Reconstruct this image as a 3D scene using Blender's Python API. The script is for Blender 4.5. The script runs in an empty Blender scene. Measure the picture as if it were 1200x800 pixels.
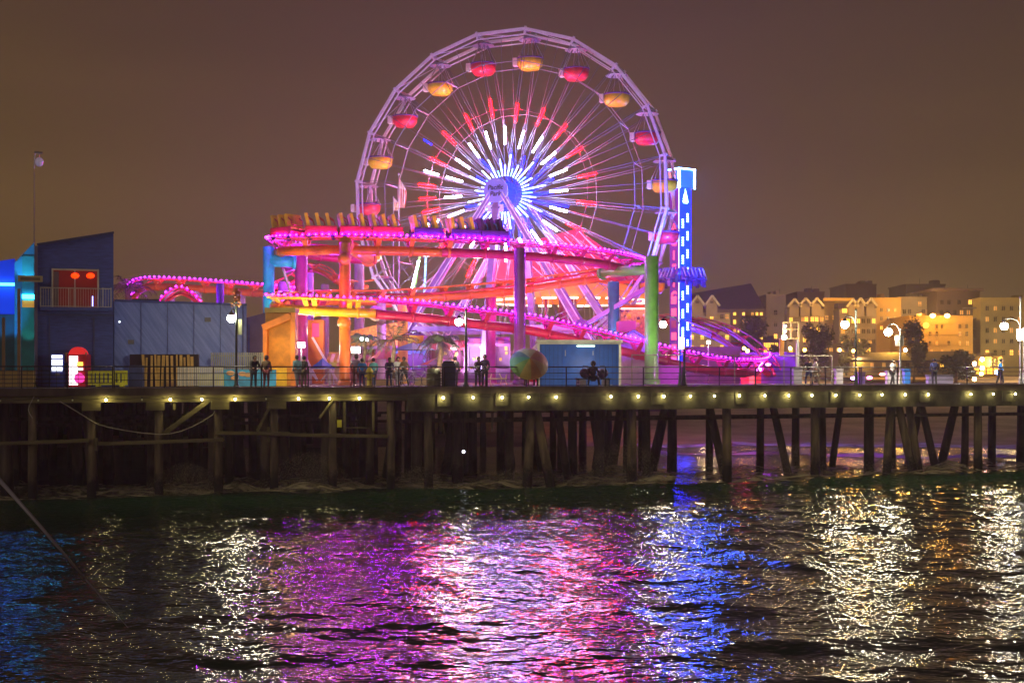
import bpy, bmesh, math, random
import numpy as np
from mathutils import Vector, Matrix
R = math.radians
rnd = random.Random(7)
scene = bpy.context.scene
COL = scene.collection

# ------------------------------------------------------------------ camera
F, HZ, CAMZ, DECK = 1540.0, 434.6, 6.1, 5.25
cam_d = bpy.data.cameras.new('camera'); cam = bpy.data.objects.new('camera', cam_d); COL.objects.link(cam)
cam.location = (0, 0, CAMZ); cam.rotation_euler = (R(90), 0, 0)
cam_d.sensor_width = 36; cam_d.lens = 36*F/1200; cam_d.shift_y = (HZ-400)/1200
cam_d.clip_start = 0.2; cam_d.clip_end = 4000
scene.camera = cam

# ------------------------------------------------------------------ night sky with city glow
w = bpy.data.worlds.new('World'); scene.world = w; w.use_nodes = True
nt = w.node_tree; bg = nt.nodes['Background']
tc = nt.nodes.new('ShaderNodeTexCoord'); sp = nt.nodes.new('ShaderNodeSeparateXYZ')
nt.links.new(tc.outputs['Generated'], sp.inputs[0])
rz = nt.nodes.new('ShaderNodeValToRGB'); nt.links.new(sp.outputs['Z'], rz.inputs[0])
cr = rz.color_ramp
SKY = [(0.0, (.205, .118, .036)), (.07, (.168, .097, .033)), (.16, (.112, .064, .028)), (.27, (.070, .039, .026)), (.42, (.030, .017, .012)), (1, (.010, .006, .006))]
while len(cr.elements) < len(SKY): cr.elements.new(.5)
for e, (p, c) in zip(cr.elements, SKY): e.position = p; e.color = (*c, 1)
# warmer and brighter over the city side on the left, cooler to the right
rx = nt.nodes.new('ShaderNodeValToRGB'); ma = nt.nodes.new('ShaderNodeMapRange')
ma.inputs['From Min'].default_value = -.4; ma.inputs['From Max'].default_value = .4
nt.links.new(sp.outputs['X'], ma.inputs['Value']); nt.links.new(ma.outputs[0], rx.inputs[0])
for e, (p, c) in zip([rx.color_ramp.elements[0], rx.color_ramp.elements.new(.5), rx.color_ramp.elements[-1]],
                     [(0, (1.10, 1.12, .72)), (.5, (.98, .94, 1.06)), (1, (.90, .93, .92))]):
    e.position = p; e.color = (*c, 1)
mp = nt.nodes.new('ShaderNodeMapping'); mp.inputs['Scale'].default_value = (2.2, 2.2, 11)
nz = nt.nodes.new('ShaderNodeTexNoise'); nz.inputs['Scale'].default_value = 1.6; nz.inputs['Detail'].default_value = 5
nt.links.new(tc.outputs['Generated'], mp.inputs[0]); nt.links.new(mp.outputs[0], nz.inputs[0])
mr = nt.nodes.new('ShaderNodeMapRange'); mr.inputs['From Min'].default_value = .35; mr.inputs['From Max'].default_value = .65
mr.inputs['To Min'].default_value = .93; mr.inputs['To Max'].default_value = 1.07
nt.links.new(nz.outputs[0], mr.inputs['Value'])
m1 = nt.nodes.new('ShaderNodeMix'); m1.data_type = 'RGBA'; m1.blend_type = 'MULTIPLY'; m1.inputs[0].default_value = 1
nt.links.new(rz.outputs[0], m1.inputs[6]); nt.links.new(rx.outputs[0], m1.inputs[7])
m2 = nt.nodes.new('ShaderNodeVectorMath'); m2.operation = 'SCALE'
nt.links.new(m1.outputs[2], m2.inputs[0]); nt.links.new(mr.outputs[0], m2.inputs['Scale'])
nt.links.new(m2.outputs[0], bg.inputs['Color']); bg.inputs['Strength'].default_value = .90

# added fill sun, weak and warm, lifts the facades from behind the viewer
sd = bpy.data.lights.new('fill_sun', 'SUN'); sd.energy = .32; sd.angle = R(25); sd.color = (1, .86, .72)
so = bpy.data.objects.new('fill_sun', sd); COL.objects.link(so); so.rotation_euler = Vector((.35, .80, -.48)).to_track_quat('-Z', 'Y').to_euler()
scene.view_settings.view_transform = 'Standard'; scene.view_settings.look = 'None'
scene.view_settings.exposure = 0.15; scene.view_settings.gamma = 1
cy = scene.cycles
cy.use_denoising = True
cy.max_bounces = 5; cy.diffuse_bounces = 2; cy.glossy_bounces = 3; cy.transparent_max_bounces = 8
cy.caustics_reflective = False; cy.caustics_refractive = False
cy.sample_clamp_direct = 80; cy.sample_clamp_indirect = 6
cy.use_adaptive_sampling = False

# ------------------------------------------------------------------ helpers
def W(px, py, Y): return Vector(((px-600)/F*Y, Y, CAMZ + (HZ-py)/F*Y))
def front_Y(px): return 1/(1/60 + (1/78-1/60)*px/1200)          # pier edge, receding to the right
def X(px, Y): return (px-600)/F*Y
def Z(py, Y): return CAMZ + (HZ-py)/F*Y
PL, PR = Vector((X(0, 60), 60, 0)), Vector((X(1200, 78), 78, 0))
PD = (PR-PL).normalized(); PN = Vector((PD.y, -PD.x, 0))         # PN faces the camera
PANG = math.atan2(PD.y, PD.x)
def pier_pt(px, z, back=0):
    y = front_Y(px); return Vector((X(px, y), y, z)) - PN*back

MATS = {}
def mat(name, col, rough=.6, metal=0, var=.18, scale=2.0, bump=0, emit=None, es=0, stretch=(1, 1, 1), spec=.5, coat=0):
    if name in MATS: return MATS[name]
    m = bpy.data.materials.new(name); m.use_nodes = True; n = m.node_tree; b = n.nodes['Principled BSDF']
    b.inputs['Roughness'].default_value = rough; b.inputs['Metallic'].default_value = metal
    b.inputs['Specular IOR Level'].default_value = spec; b.inputs['Coat Weight'].default_value = coat
    if emit is not None:
        b.inputs['Base Color'].default_value = (*col, 1)
        b.inputs['Emission Color'].default_value = (*emit, 1); b.inputs['Emission Strength'].default_value = es
    else:
        t = n.nodes.new('ShaderNodeTexCoord'); mp = n.nodes.new('ShaderNodeMapping'); mp.inputs['Scale'].default_value = stretch
        nz = n.nodes.new('ShaderNodeTexNoise'); nz.inputs['Scale'].default_value = scale; nz.inputs['Detail'].default_value = 6
        n.links.new(t.outputs['Object'], mp.inputs[0]); n.links.new(mp.outputs[0], nz.inputs[0])
        r = n.nodes.new('ShaderNodeValToRGB'); r.color_ramp.elements[0].position = .32; r.color_ramp.elements[1].position = .68
        r.color_ramp.elements[0].color = (*[c*(1-var) for c in col], 1); r.color_ramp.elements[1].color = (*[min(1, c*(1+var)) for c in col], 1)
        n.links.new(nz.outputs[0], r.inputs[0]); n.links.new(r.outputs[0], b.inputs['Base Color'])
        if bump:
            bp = n.nodes.new('ShaderNodeBump'); bp.inputs['Strength'].default_value = bump; bp.inputs['Distance'].default_value = .05
            n.links.new(nz.outputs[0], bp.inputs['Height']); n.links.new(bp.outputs[0], b.inputs['Normal'])
    MATS[name] = m; return m
def glow(name, col, es): return mat(name, tuple(c*.6 for c in col), .4, emit=col, es=es)

TM = {}
def thing(name, label, cat, loc=(0, 0, 0), rz=0, group=None):
    o = bpy.data.objects.new(name, None); COL.objects.link(o)
    o.empty_display_size = .3
    o.location = loc; o.rotation_euler = (0, 0, rz); o['label'] = label; o['category'] = cat
    if group: o['group'] = group
    TM[o] = Matrix.Translation(Vector(loc)) @ Matrix.Rotation(rz, 4, 'Z')
    return o
def tag(o, label, cat, group=None, kind=None):
    o['label'] = label; o['category'] = cat
    if group: o['group'] = group
    if kind: o['kind'] = kind
    return o
KIDS = {}
def put(o, parent, world):
    COL.objects.link(o)
    if parent:
        o.parent = parent; KIDS.setdefault(parent, []).append(o)
        TM[o] = TM.get(parent, Matrix())
        if world: o.data.transform(TM[o].inverted())
    return o
class MB:
    def __init__(s): s.v = []; s.f = []; s.sm = []; s.mi = []; s.cur = 0
    def add(s, vs, fs, smooth=False):
        k = len(s.v); s.v += [tuple(p) for p in vs]; s.f += [tuple(i+k for i in f) for f in fs]; s.sm += [smooth]*len(fs); s.mi += [s.cur]*len(fs); return s
    def box(s, c, d, rz=0, M=None):
        c = Vector(c); hx, hy, hz = d[0]/2, d[1]/2, d[2]/2
        T = Matrix.Rotation(rz, 3, 'Z') if M is None else M
        vs = [c + T @ Vector((x*hx, y*hy, z*hz)) for z in (-1, 1) for y in (-1, 1) for x in (-1, 1)]
        return s.add(vs, [(0, 2, 3, 1), (4, 5, 7, 6), (0, 1, 5, 4), (2, 6, 7, 3), (0, 4, 6, 2), (1, 3, 7, 5)])
    def beam(s, a, b, w, h=None, up=(0, 0, 1)):
        a, b = Vector(a), Vector(b); h = h or w; d = b-a; L = d.length
        if L < 1e-6: return s
        d.normalize(); u = Vector(up)
        if abs(d.dot(u)) > .98: u = Vector((0, 1, 0))
        x = d.cross(u).normalized(); z = x.cross(d)
        return s.box((a+b)/2, (w, L, h), M=Matrix((x, d, z)).transposed())
    def tube(s, pts, r, n=8, caps=True, smooth=True):
        pts = [Vector(p) for p in pts]; rs = r if isinstance(r, (list, tuple)) else [r]*len(pts)
        vs = []; prev = None
        for i, p in enumerate(pts):
            t = (pts[min(i+1, len(pts)-1)]-pts[max(i-1, 0)]).normalized()
            if prev is None:
                u = Vector((0, 0, 1)) if abs(t.z) < .9 else Vector((0, 1, 0)); x = t.cross(u).normalized()
            else: x = (prev - t*prev.dot(t)).normalized()
            y = t.cross(x); prev = x
            vs += [p + (x*math.cos(2*math.pi*k/n)+y*math.sin(2*math.pi*k/n))*rs[i] for k in range(n)]
        fs = [(i*n+k, i*n+(k+1) % n, (i+1)*n+(k+1) % n, (i+1)*n+k) for i in range(len(pts)-1) for k in range(n)]
        s.add(vs, fs, smooth)
        if caps:
            k0 = len(s.v)-len(vs)
            s.f += [tuple(k0+k for k in reversed(range(n))), tuple(k0+(len(pts)-1)*n+k for k in range(n))]; s.sm += [False]*2; s.mi += [s.cur]*2
        return s
    def lathe(s, prof, c=(0, 0, 0), n=16, smooth=True, M=None, a0=0, a1=2*math.pi):
        c = Vector(c); full = abs(a1-a0-2*math.pi) < 1e-6; m = n if full else n+1; vs = []
        for r, z in prof:
            for k in range(m):
                a = a0+(a1-a0)*k/n; p = Vector((r*math.cos(a), r*math.sin(a), z)); vs.append(c + (M @ p if M else p))
        fs = [(i*m+k, i*m+(k+1) % m, (i+1)*m+(k+1) % m, (i+1)*m+k) for i in range(len(prof)-1) for k in range(n)]
        return s.add(vs, fs, smooth)
    def ball(s, c, r, n=10, sc=(1, 1, 1)):
        k = n//2+1; c = Vector(c)
        vs = [c+Vector((0, 0, -r*sc[2]))]
        for i in range(1, k):
            a = -math.pi/2+math.pi*i/k
            vs += [c+Vector((r*math.cos(a)*math.cos(2*math.pi*j/n)*sc[0], r*math.cos(a)*math.sin(2*math.pi*j/n)*sc[1], r*math.sin(a)*sc[2])) for j in range(n)]
        vs.append(c+Vector((0, 0, r*sc[2]))); top = len(vs)-1
        fs = [(0, 1+(j+1) % n, 1+j) for j in range(n)]
        for i in range(k-2): fs += [(1+i*n+j, 1+i*n+(j+1) % n, 1+(i+1)*n+(j+1) % n, 1+(i+1)*n+j) for j in range(n)]
        fs += [(1+(k-2)*n+j, 1+(k-2)*n+(j+1) % n, top) for j in range(n)]
        return s.add(vs, fs, True)
    def prism(s, poly, y0, y1):                 # poly in x,z extruded along y
        n = len(poly); vs = [(x, y0, z) for x, z in poly]+[(x, y1, z) for x, z in poly]
        fs = [tuple(range(n)), tuple(reversed(range(n, 2*n)))]+[(i, i+n, (i+1) % n+n, (i+1) % n) for i in range(n)]
        return s.add(vs, fs)
    def slab(s, poly, z0, z1):                  # poly in x,y (ccw) extruded along z
        n = len(poly); vs = [(x, y, z0) for x, y in poly]+[(x, y, z1) for x, y in poly]
        fs = [tuple(reversed(range(n))), tuple(range(n, 2*n))]+[(i, (i+1) % n, (i+1) % n+n, i+n) for i in range(n)]
        return s.add(vs, fs)
    def mesh(s, name, mats):
        me = bpy.data.meshes.new(name); me.from_pydata(s.v, [], s.f)
        for m in (mats if isinstance(mats, (list, tuple)) else [mats]): me.materials.append(m)
        me.polygons.foreach_set('use_smooth', s.sm); me.polygons.foreach_set('material_index', s.mi); me.update()
        return me
    def build(s, name, mats, parent=None, world=True, bevel=0):
        o = bpy.data.objects.new(name, s.mesh(name, mats))
        put(o, parent, world)
        if bevel:
            b = o.modifiers.new('bevel', 'BEVEL'); b.width = bevel; b.segments = 2; b.limit_method = 'ANGLE'
        return o
def struct(name, mb, m):
    o = mb.build(name, m); o['kind'] = 'structure'; return o
def cp(o, parent, loc=None, rot=None, sc=None):                    # copy of a part
    c = o.copy(); COL.objects.link(c); c.parent = parent; KIDS.setdefault(parent, []).append(c); TM[c] = TM.get(parent, Matrix())
    if loc is not None: c.location = loc
    if rot is not None: c.rotation_euler = rot
    if sc is not None: c.scale = sc
    return c
def dup(o, loc, rz=0, label=None, sc=1, mats=None):                # copy of a thing with its parts and sub-parts
    c = o.copy(); COL.objects.link(c); c.location = loc; c.rotation_euler = (0, 0, rz); c.scale = (sc,)*3
    if label: c['label'] = label
    for ch in KIDS.get(o, []):
        d = ch.copy(); COL.objects.link(d); d.parent = c; KIDS.setdefault(c, []).append(d)
        for g in KIDS.get(ch, []):
            e = g.copy(); COL.objects.link(e); e.parent = d; KIDS.setdefault(d, []).append(e)
    return c
def spline(pts, step=.5):
    P = [Vector(p) for p in pts]; P = [P[0]*2-P[1]]+P+[P[-1]*2-P[-2]]; out = []
    for i in range(1, len(P)-2):
        n = max(2, int((P[i+1]-P[i]).length/step))
        for k in range(n):
            t = k/n; a, b, c, d = P[i-1:i+3]
            out.append(.5*((2*b)+(c-a)*t+(2*a-5*b+4*c-d)*t*t+(3*b-a-3*c+d)*t**3))
    out.append(P[-2]); return out
def along(path, s):                                               # points every s metres along a path
    out = []; acc = 0; nxt = 0
    for a, b in zip(path, path[1:]):
        L = (b-a).length
        while L > 0 and acc+L >= nxt: out.append((a+(b-a)*((nxt-acc)/L), (b-a).normalized())); nxt += s
        acc += L
    return out
def light(kind, loc, energy, col, size=.3, target=None, spot=None, blend=.6, name='lamp'):
    d = bpy.data.lights.new(name, kind); d.energy = energy; d.color = col
    if kind == 'AREA': d.size = size
    else: d.shadow_soft_size = size
    if spot: d.spot_size = R(spot); d.spot_blend = blend
    o = bpy.data.objects.new(name, d); COL.objects.link(o); o.location = loc
    if target is not None: o.rotation_euler = (Vector(target)-Vector(loc)).to_track_quat('-Z', 'Y').to_euler()
    return o
def text(s, size, m, name, parent, loc, rot=(R(90), 0, 0), ext=.01, align='CENTER', spacing=1, shear=0, offset=0):
    c = bpy.data.curves.new(name, 'FONT'); c.body = s; c.size = size; c.extrude = ext; c.align_x = align; c.align_y = 'CENTER'
    c.space_line = spacing; c.shear = shear; c.offset = offset; c.materials.append(m)
    f = bpy.data.objects.new(name+'_font', c); COL.objects.link(f)
    dg = bpy.context.evaluated_depsgraph_get(); dg.update(); me = bpy.data.meshes.new_from_object(f.evaluated_get(dg)); bpy.data.objects.remove(f)
    me.materials.clear(); me.materials.append(m); me.name = name
    o = bpy.data.objects.new(name, me); COL.objects.link(o); o.parent = parent; o.location = loc; o.rotation_euler = rot
    KIDS.setdefault(parent, []).append(o); return o

# shared paints
STEELW = mat('white_painted_steel', (.62, .62, .68), .4, 0, .1)
DARKW = mat('dark_weathered_timber', (.075, .055, .038), .85, 0, .5, 1.6, .6, stretch=(1, 1, .3))
PILEW = mat('pile_timber', (.13, .10, .055), .85, 0, .6, 1.3, .8, stretch=(3, 3, .5))
def tide(m, z1=1.3):
    # ragged dark mussel and weed band on the lower part of each pile
    n = m.node_tree; b = n.nodes['Principled BSDF']; src = b.inputs['Base Color'].links[0].from_socket
    t = n.nodes.new('ShaderNodeTexCoord'); sp = n.nodes.new('ShaderNodeSeparateXYZ'); n.links.new(t.outputs['Object'], sp.inputs[0])
    nz = n.nodes.new('ShaderNodeTexNoise'); nz.inputs['Scale'].default_value = 5; n.links.new(t.outputs['Object'], nz.inputs[0])
    ad = n.nodes.new('ShaderNodeMath'); ad.operation = 'ADD'; n.links.new(sp.outputs['Z'], ad.inputs[0]); n.links.new(nz.outputs[0], ad.inputs[1])
    mr = n.nodes.new('ShaderNodeMapRange'); mr.inputs['From Min'].default_value = z1; mr.inputs['From Max'].default_value = z1+.5; n.links.new(ad.outputs[0], mr.inputs['Value'])
    mx = n.nodes.new('ShaderNodeMix'); mx.data_type = 'RGBA'; mx.inputs[6].default_value = (.018, .018, .012, 1); n.links.new(mr.outputs[0], mx.inputs[0]); n.links.new(src, mx.inputs[7]); n.links.new(mx.outputs[2], b.inputs['Base Color'])
tide(PILEW)
CONC = mat('weathered_concrete', (.085, .08, .045), .9, 0, .8, .9, .5, stretch=(1.4, 1.4, 1))
BLKM = mat('black_metal', (.02, .02, .025), .45, .3)
GREYM = mat('grey_galvanised_metal', (.35, .35, .37), .4, .7)
CREAM = mat('cream_paint', (.70, .66, .46), .55)
GLASSD = mat('dark_window_glass', (.02, .025, .03), .1, 0)

# ------------------------------------------------------------------ water
def wave_field(x, y):
    g = np.random.RandomState(3); h = np.zeros_like(x)
    for i in range(90):
        lam = 10**g.uniform(-.32, .72)                      # 0.5 .. 5 m
        th = g.normal(R(82), R(32)); k = 2*np.pi/lam
        a = .0040*lam**.85*g.uniform(.5, 1.3)
        h += a*np.sin(k*(x*np.cos(th)+y*np.sin(th))+g.uniform(0, 6.28))
    # bursts of rougher and calmer water
    m = .75+.35*np.sin(x*.21+y*.13+1.3)*np.sin(y*.33-x*.09+.5)
    return h*m
def water():
    res = .16
    xs = np.arange(-44, 44, res); ys = np.arange(20, 84, res)
    gx, gy = np.meshgrid(xs, ys)
    h = wave_field(gx, gy)
    d = (gx-PL.x)*PN.x+(gy-PL.y)*PN.y                        # distance in front of the pier
    wob = 1.1*np.sin(gx*.16+.4)+.6*np.sin(gx*.41+2)
    sw = .34*np.exp(-((d-2.2-wob)/1.5)**2)+.07*np.exp(-((d-12-wob*2)/1.6)**2)+.06*np.exp(-((d-22+wob*2)/1.6)**2)
    calm = 1-.6*np.exp(-((d-2.6-wob)/1.7)**2)
    calm = np.where(d < 0, .45, calm)
    h = h*calm+sw
    edge = np.minimum.reduce([np.clip((gx+44)/4, 0, 1), np.clip((44-gx)/4, 0, 1), np.clip((84-gy)/6, 0, 1), np.clip((gy-20)/3, 0, 1)])
    h *= edge
    ny, nx = gx.shape
    v = np.stack([gx, gy, h], -1).reshape(-1, 3)
    idx = np.arange(nx*ny).reshape(ny, nx)
    f = np.stack([idx[:-1, :-1], idx[:-1, 1:], idx[1:, 1:], idx[1:, :-1]], -1).reshape(-1, 4)
    # far ring of flat water joined to the edge of the grid
    L, Rr, B, T = gx.min(), gx.max(), gy.min(), gy.max()
    far = [(-590, -60, 0), (590, -60, 0), (590, 128, 0), (-590, 128, 0)]
    k = len(v); v = np.vstack([v, np.array(far)])
    c = [idx[0, 0], idx[0, -1], idx[-1, -1], idx[-1, 0]]
    me = bpy.data.meshes.new('water')
    faces = [tuple(int(i) for i in q) for q in f]
    faces += [tuple([k, k+1]+[int(i) for i in idx[0, ::-1]]), tuple([k+1, k+2]+[int(i) for i in idx[::-1, -1]]),
              tuple([k+2, k+3]+[int(i) for i in idx[-1, :]]), tuple([k+3, k]+[int(i) for i in idx[:, 0]])]
    me.from_pydata([tuple(p) for p in v], [], faces); me.polygons.foreach_set('use_smooth', [True]*len(faces)); me.update()
    m = bpy.data.materials.new('sea_water'); m.use_nodes = True; n = m.node_tree; b = n.nodes['Principled BSDF']
    b.inputs['Base Color'].default_value = (.010, .042, .016, 1); b.inputs['Roughness'].default_value = .055; b.inputs['IOR'].default_value = 1.40
    b.inputs['Specular IOR Level'].default_value = .9
    t = n.nodes.new('ShaderNodeTexCoord'); prev = None
    for sc, dist, st, det in ((2.0, .072, 1, 2), (5.5, .032, 1, 1), (14, .006, 1, 1)):
        mp = n.nodes.new('ShaderNodeMapping'); mp.inputs['Scale'].default_value = (.62, 1, 1); mp.inputs['Rotation'].default_value = (0, 0, R(8+sc))
        nz = n.nodes.new('ShaderNodeTexNoise'); nz.inputs['Scale'].default_value = sc; nz.inputs['Detail'].default_value = det
        nz.inputs['Roughness'].default_value = .55
        n.links.new(t.outputs['Object'], mp.inputs[0]); n.links.new(mp.outputs[0], nz.inputs[0])
        bp = n.nodes.new('ShaderNodeBump'); bp.inputs['Distance'].default_value = dist; bp.inputs['Strength'].default_value = st
        n.links.new(nz.outputs[0], bp.inputs['Height'])
        if prev: n.links.new(prev.outputs[0], bp.inputs['Normal'])
        prev = bp
    n.links.new(prev.outputs[0], b.inputs['Normal'])
    me.materials.append(m)
    o = bpy.data.objects.new('water', me); COL.objects.link(o); o['kind'] = 'structure'
water()

# beach and town ground behind, one sheet to the horizon
def ground():
    xs = list(np.linspace(-590, 590, 41)); prof = [(98, -.4), (105, -.02), (122, .3), (140, .7), (160, 1.4), (185, 2.6), (205, 3.4), (228, 4.4), (236, 5.2), (260, 5.3), (500, 6.4), (690, 7.4)]
    mb = MB(); vs = []
    for y, z in prof:
        for x in xs: vs.append((x, y+(3*math.sin(x*.06)+1.5*math.sin(x*.17) if y < 200 else 0), z+(rnd.uniform(-.08, .08) if 118 < y < 200 else 0)))
    n = len(xs); fs = [(j*n+i, j*n+i+1, (j+1)*n+i+1, (j+1)*n+i) for j in range(len(prof)-1) for i in range(n-1)]
    mb.add(vs, fs, True)
    struct('beach', mb, mat('damp_sand', (.30, .22, .17), .7, 0, .35, .25, .3))
ground()

def noise_alpha(name, col, lo, hi, scale, stretch, rough=.8, bump=.4, emitc=None):
    m = bpy.data.materials.new(name); m.use_nodes = True; n = m.node_tree; b = n.nodes['Principled BSDF']
    b.inputs['Roughness'].default_value = rough
    t = n.nodes.new('ShaderNodeTexCoord'); mp = n.nodes.new('ShaderNodeMapping'); mp.inputs['Scale'].default_value = stretch
    nz = n.nodes.new('ShaderNodeTexNoise'); nz.inputs['Scale'].default_value = scale; nz.inputs['Detail'].default_value = 8; nz.inputs['Distortion'].default_value = .8
    n.links.new(t.outputs['Object'], mp.inputs[0]); n.links.new(mp.outputs[0], nz.inputs[0])
    r = n.nodes.new('ShaderNodeMapRange'); r.inputs['From Min'].default_value = lo; r.inputs['From Max'].default_value = hi
    n.links.new(nz.outputs[0], r.inputs['Value'])
    n.links.new(r.outputs[0], b.inputs['Alpha']); b.inputs['Base Color'].default_value = (*col, 1)
    bp = n.nodes.new('ShaderNodeBump'); bp.inputs['Strength'].default_value = bump; bp.inputs['Distance'].default_value = .2
    n.links.new(nz.outputs[0], bp.inputs['Height']); n.links.new(bp.outputs[0], b.inputs['Normal'])
    return m
FOAM = noise_alpha('churned_foam', (.45, .40, .27), .38, .68, 2.2, (.5, 1, 1))
def foam():
    # churned white water round the piles: rough low mounds running along the pier
    vs = []; fs = []; nx, ny = 300, 26; g = np.random.RandomState(5); ph = g.uniform(0, 6.28, 12)
    for j in range(ny):
        for i in range(nx):
            s = -8+80*i/(nx-1); d = -9+10.2*j/(ny-1)+.5*math.sin(s*.9+j*.3)
            p = PL+PD*s+PN*d
            h = .03+.5*max(0, math.sin(s*.31+1)*math.sin(s*.83+2)*math.cos(d*.9+s*.2))**2+.24*max(0, math.sin(s*.55+ph[0])*math.sin(d*.6+s*.12+ph[1]))+.16*max(0, math.sin(s*1.7+ph[2]+d)*math.sin(d*1.5+ph[3]))+.07*math.sin(s*4+ph[4])*math.sin(d*3+s)
            d0 = p; sw = .34*math.exp(-((d-2.2-(1.1*math.sin(p.x*.16+.4)+.6*math.sin(p.x*.41+2)))/1.5)**2)
            e = min(1, (ny-1-j)/3)*min(1, j/3)
            vs.append((p.x, p.y, sw+.02+h*e))
    fs = [(j*nx+i, (j+1)*nx+i, (j+1)*nx+i+1, j*nx+i+1) for j in range(ny-1) for i in range(nx-1)]
    mb = MB(); mb.add(vs, fs, True); o = mb.build('sea_foam', FOAM)
    tag(o, 'churned brownish foam washing round the pier piles', 'foam', kind='stuff')
    # spray thrown up where swells hit the piles
    g2 = random.Random(31); sp = MB()
    for s0, d0, wd, ht, n_ in ((4, -1, 2.2, 1.5, 900), (10, -1.2, 2.6, 1.9, 1300), (15.5, -.8, 1.6, 1.1, 600), (27, -1, 3.2, 2.0, 1500), (33, -2, 1.8, 1.3, 600), (38, -1.5, 2.2, 1.9, 1100), (44, -1, 3, .9, 700), (55, -1, 3, .8, 600), (62, -1, 3, .7, 500), (21, -1, 4, .8, 800)):
        for i in range(n_*6):
            r = abs(g2.gauss(0, .45)); a = g2.gauss(0, .42)*wd; p = PL+PD*(s0+4.3+a)+PN*(d0+g2.gauss(0, .5)); h = ht*max(0, 1-(a/wd)**2)*g2.random()**1.3
            q = g2.uniform(.005, .014); t = g2.uniform(0, 6.28); c = Vector((p.x, p.y, .15+h)); u = Vector((math.cos(t)*q, 0, math.sin(t)*q)); v = Vector((-math.sin(t)*q*.6, q*.3, math.cos(t)*q*.6))
            sp.add([c-u, c-v, c+u, c+v], [(0, 1, 2, 3)])
    tag(sp.build('sea_spray', mat('spray_drops', (.6, .53, .36), .7)), 'brownish spray bursting up between the pier piles', 'spray', kind='stuff')
    # surf lines breaking on the beach behind
    for y0, lbl, wd in ((106, 'thin white surf line rolling in below the beach', 2.2), (95, 'faint foam streak on the flat water behind the pier', 1.0)):
        mb = MB(); vs = []; nn = 160
        for j in range(5):
            for i in range(nn):
                x = 10+70*i/(nn-1); y = y0+wd*(j-2)/2+2.2*math.sin(x*.11+y0)+.8*math.sin(x*.4)
                vs.append((x, y, [.03, .18, .26, .12, .03][j]*(.7+.4*math.sin(x*.8))))
        mb.add(vs, [(j*nn+i, j*nn+i+1, (j+1)*nn+i+1, (j+1)*nn+i) for j in range(4) for i in range(nn-1)], True)
        tag(mb.build('surf', noise_alpha('surf_foam_%d' % y0, (.5, .46, .5), .38, .55, .9, (.3, 1, 1))), lbl, 'surf', kind='stuff')
foam()
# ------------------------------------------------------------------ the pier
pier = thing('pier', 'long dark timber and concrete pier deck standing on piles over the sea', 'pier', (PL.x, PL.y, 0))
def strip(mb, s0, s1, d0, d1, z0, z1):          # box along the pier edge; d measured behind the edge
    c = PL+PD*((s0+s1)/2)-PN*((d0+d1)/2); return mb.box((c.x, c.y, (z0+z1)/2), (abs(s1-s0), abs(d1-d0), z1-z0), rz=PANG)
def S(px):                                        # metres along the edge for a pixel column of the edge
    p = pier_pt(px, 0); return (p-PL).dot(PD)
LEN0, LEN1 = -14, 74
DECKM = mat('deck_planks', (.16, .13, .10), .8, 0, .4, 3, .4)
mb = MB(); strip(mb, LEN0, S(985), .02, 66, DECK-.28, DECK-.002); mb.build('deck', DECKM, pier)
mb = MB(); strip(mb, S(985)+.01, LEN1, .02, 15, DECK-.28, DECK-.002); mb.build('walkway_deck', DECKM, pier)
mb = MB(); strip(mb, LEN0, LEN1, -.06, .26, DECK-.30, DECK+.06); mb.build('kerb_timber', DARKW, pier)
sC = S(478)
OLIVE = mat('stringer_timber', (.15, .13, .05), .85, 0, .45, 1.2, .5, stretch=(.4, .4, 2))
mb = MB(); strip(mb, LEN0, sC, .05, .35, DECK-.62, DECK-.302); mb.build('stringer', OLIVE, pier)
mb = MB(); strip(mb, sC+.02, LEN1, .0, .5, DECK-1.20, DECK-.302); mb.build('concrete_beam', CONC, pier)
for d in (4, 8, 12):
    mb = MB(); strip(mb, LEN0, LEN1, d, d+.3, DECK-.75, DECK-.29); mb.build('stringer', DARKW, pier)
# blocks and seams on the concrete beam
for px in (520, 588, 640, 770, 868, 979, 1083, 1180):
    s = S(px); mb = MB(); strip(mb, s-.35, s+.35, -.07, .0, DECK-.95, DECK-.304); mb.build('bracket', CONC, pier)

def pile(mb, top, bot, r): mb.tube([bot, (bot*.5+top*.5)+Vector((rnd.uniform(-.03, .03), 0, 0)), top], [r*1.12, r*1.03, r*.95], 10)
FRONT = [(38, 0), (107, 0), (187, 0), (257, 0), (323, 0), (392, 0), (460, 0), (505, 0), (745, .02), (857, .03), (961, 0), (1153, 0)]
for i, (px, lean) in enumerate(FRONT):
    big = px > 478
    p = pier_pt(px, 0, .45 if not big else .55)
    r = .20 if not big else (.25 if px != 505 else .22)
    mb = MB(); pile(mb, Vector((p.x, p.y, DECK-(.62 if not big else 1.2))), Vector((p.x+lean, p.y, -1.2)), r)
    mb.build('pile', PILEW, pier)
for a, b in ((628, 618), (634, 652), (1052, 1040), (1062, 1079), (1074, 1084)):
    p = pier_pt(a, 0, .7); q = pier_pt(b, 0, .2)
    mb = MB(); pile(mb, Vector((p.x, p.y, DECK-1.2)), Vector((q.x, q.y, -1.2)), .24); mb.build('raking_pile', PILEW, pier)
for px in (107, 182, 258, 325):
    s = S(px); mb = MB(); strip(mb, s-.42, s+.42, -.05, .9, DECK-1.0, DECK-.624); mb.build('cap_beam', OLIVE, pier)
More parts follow.
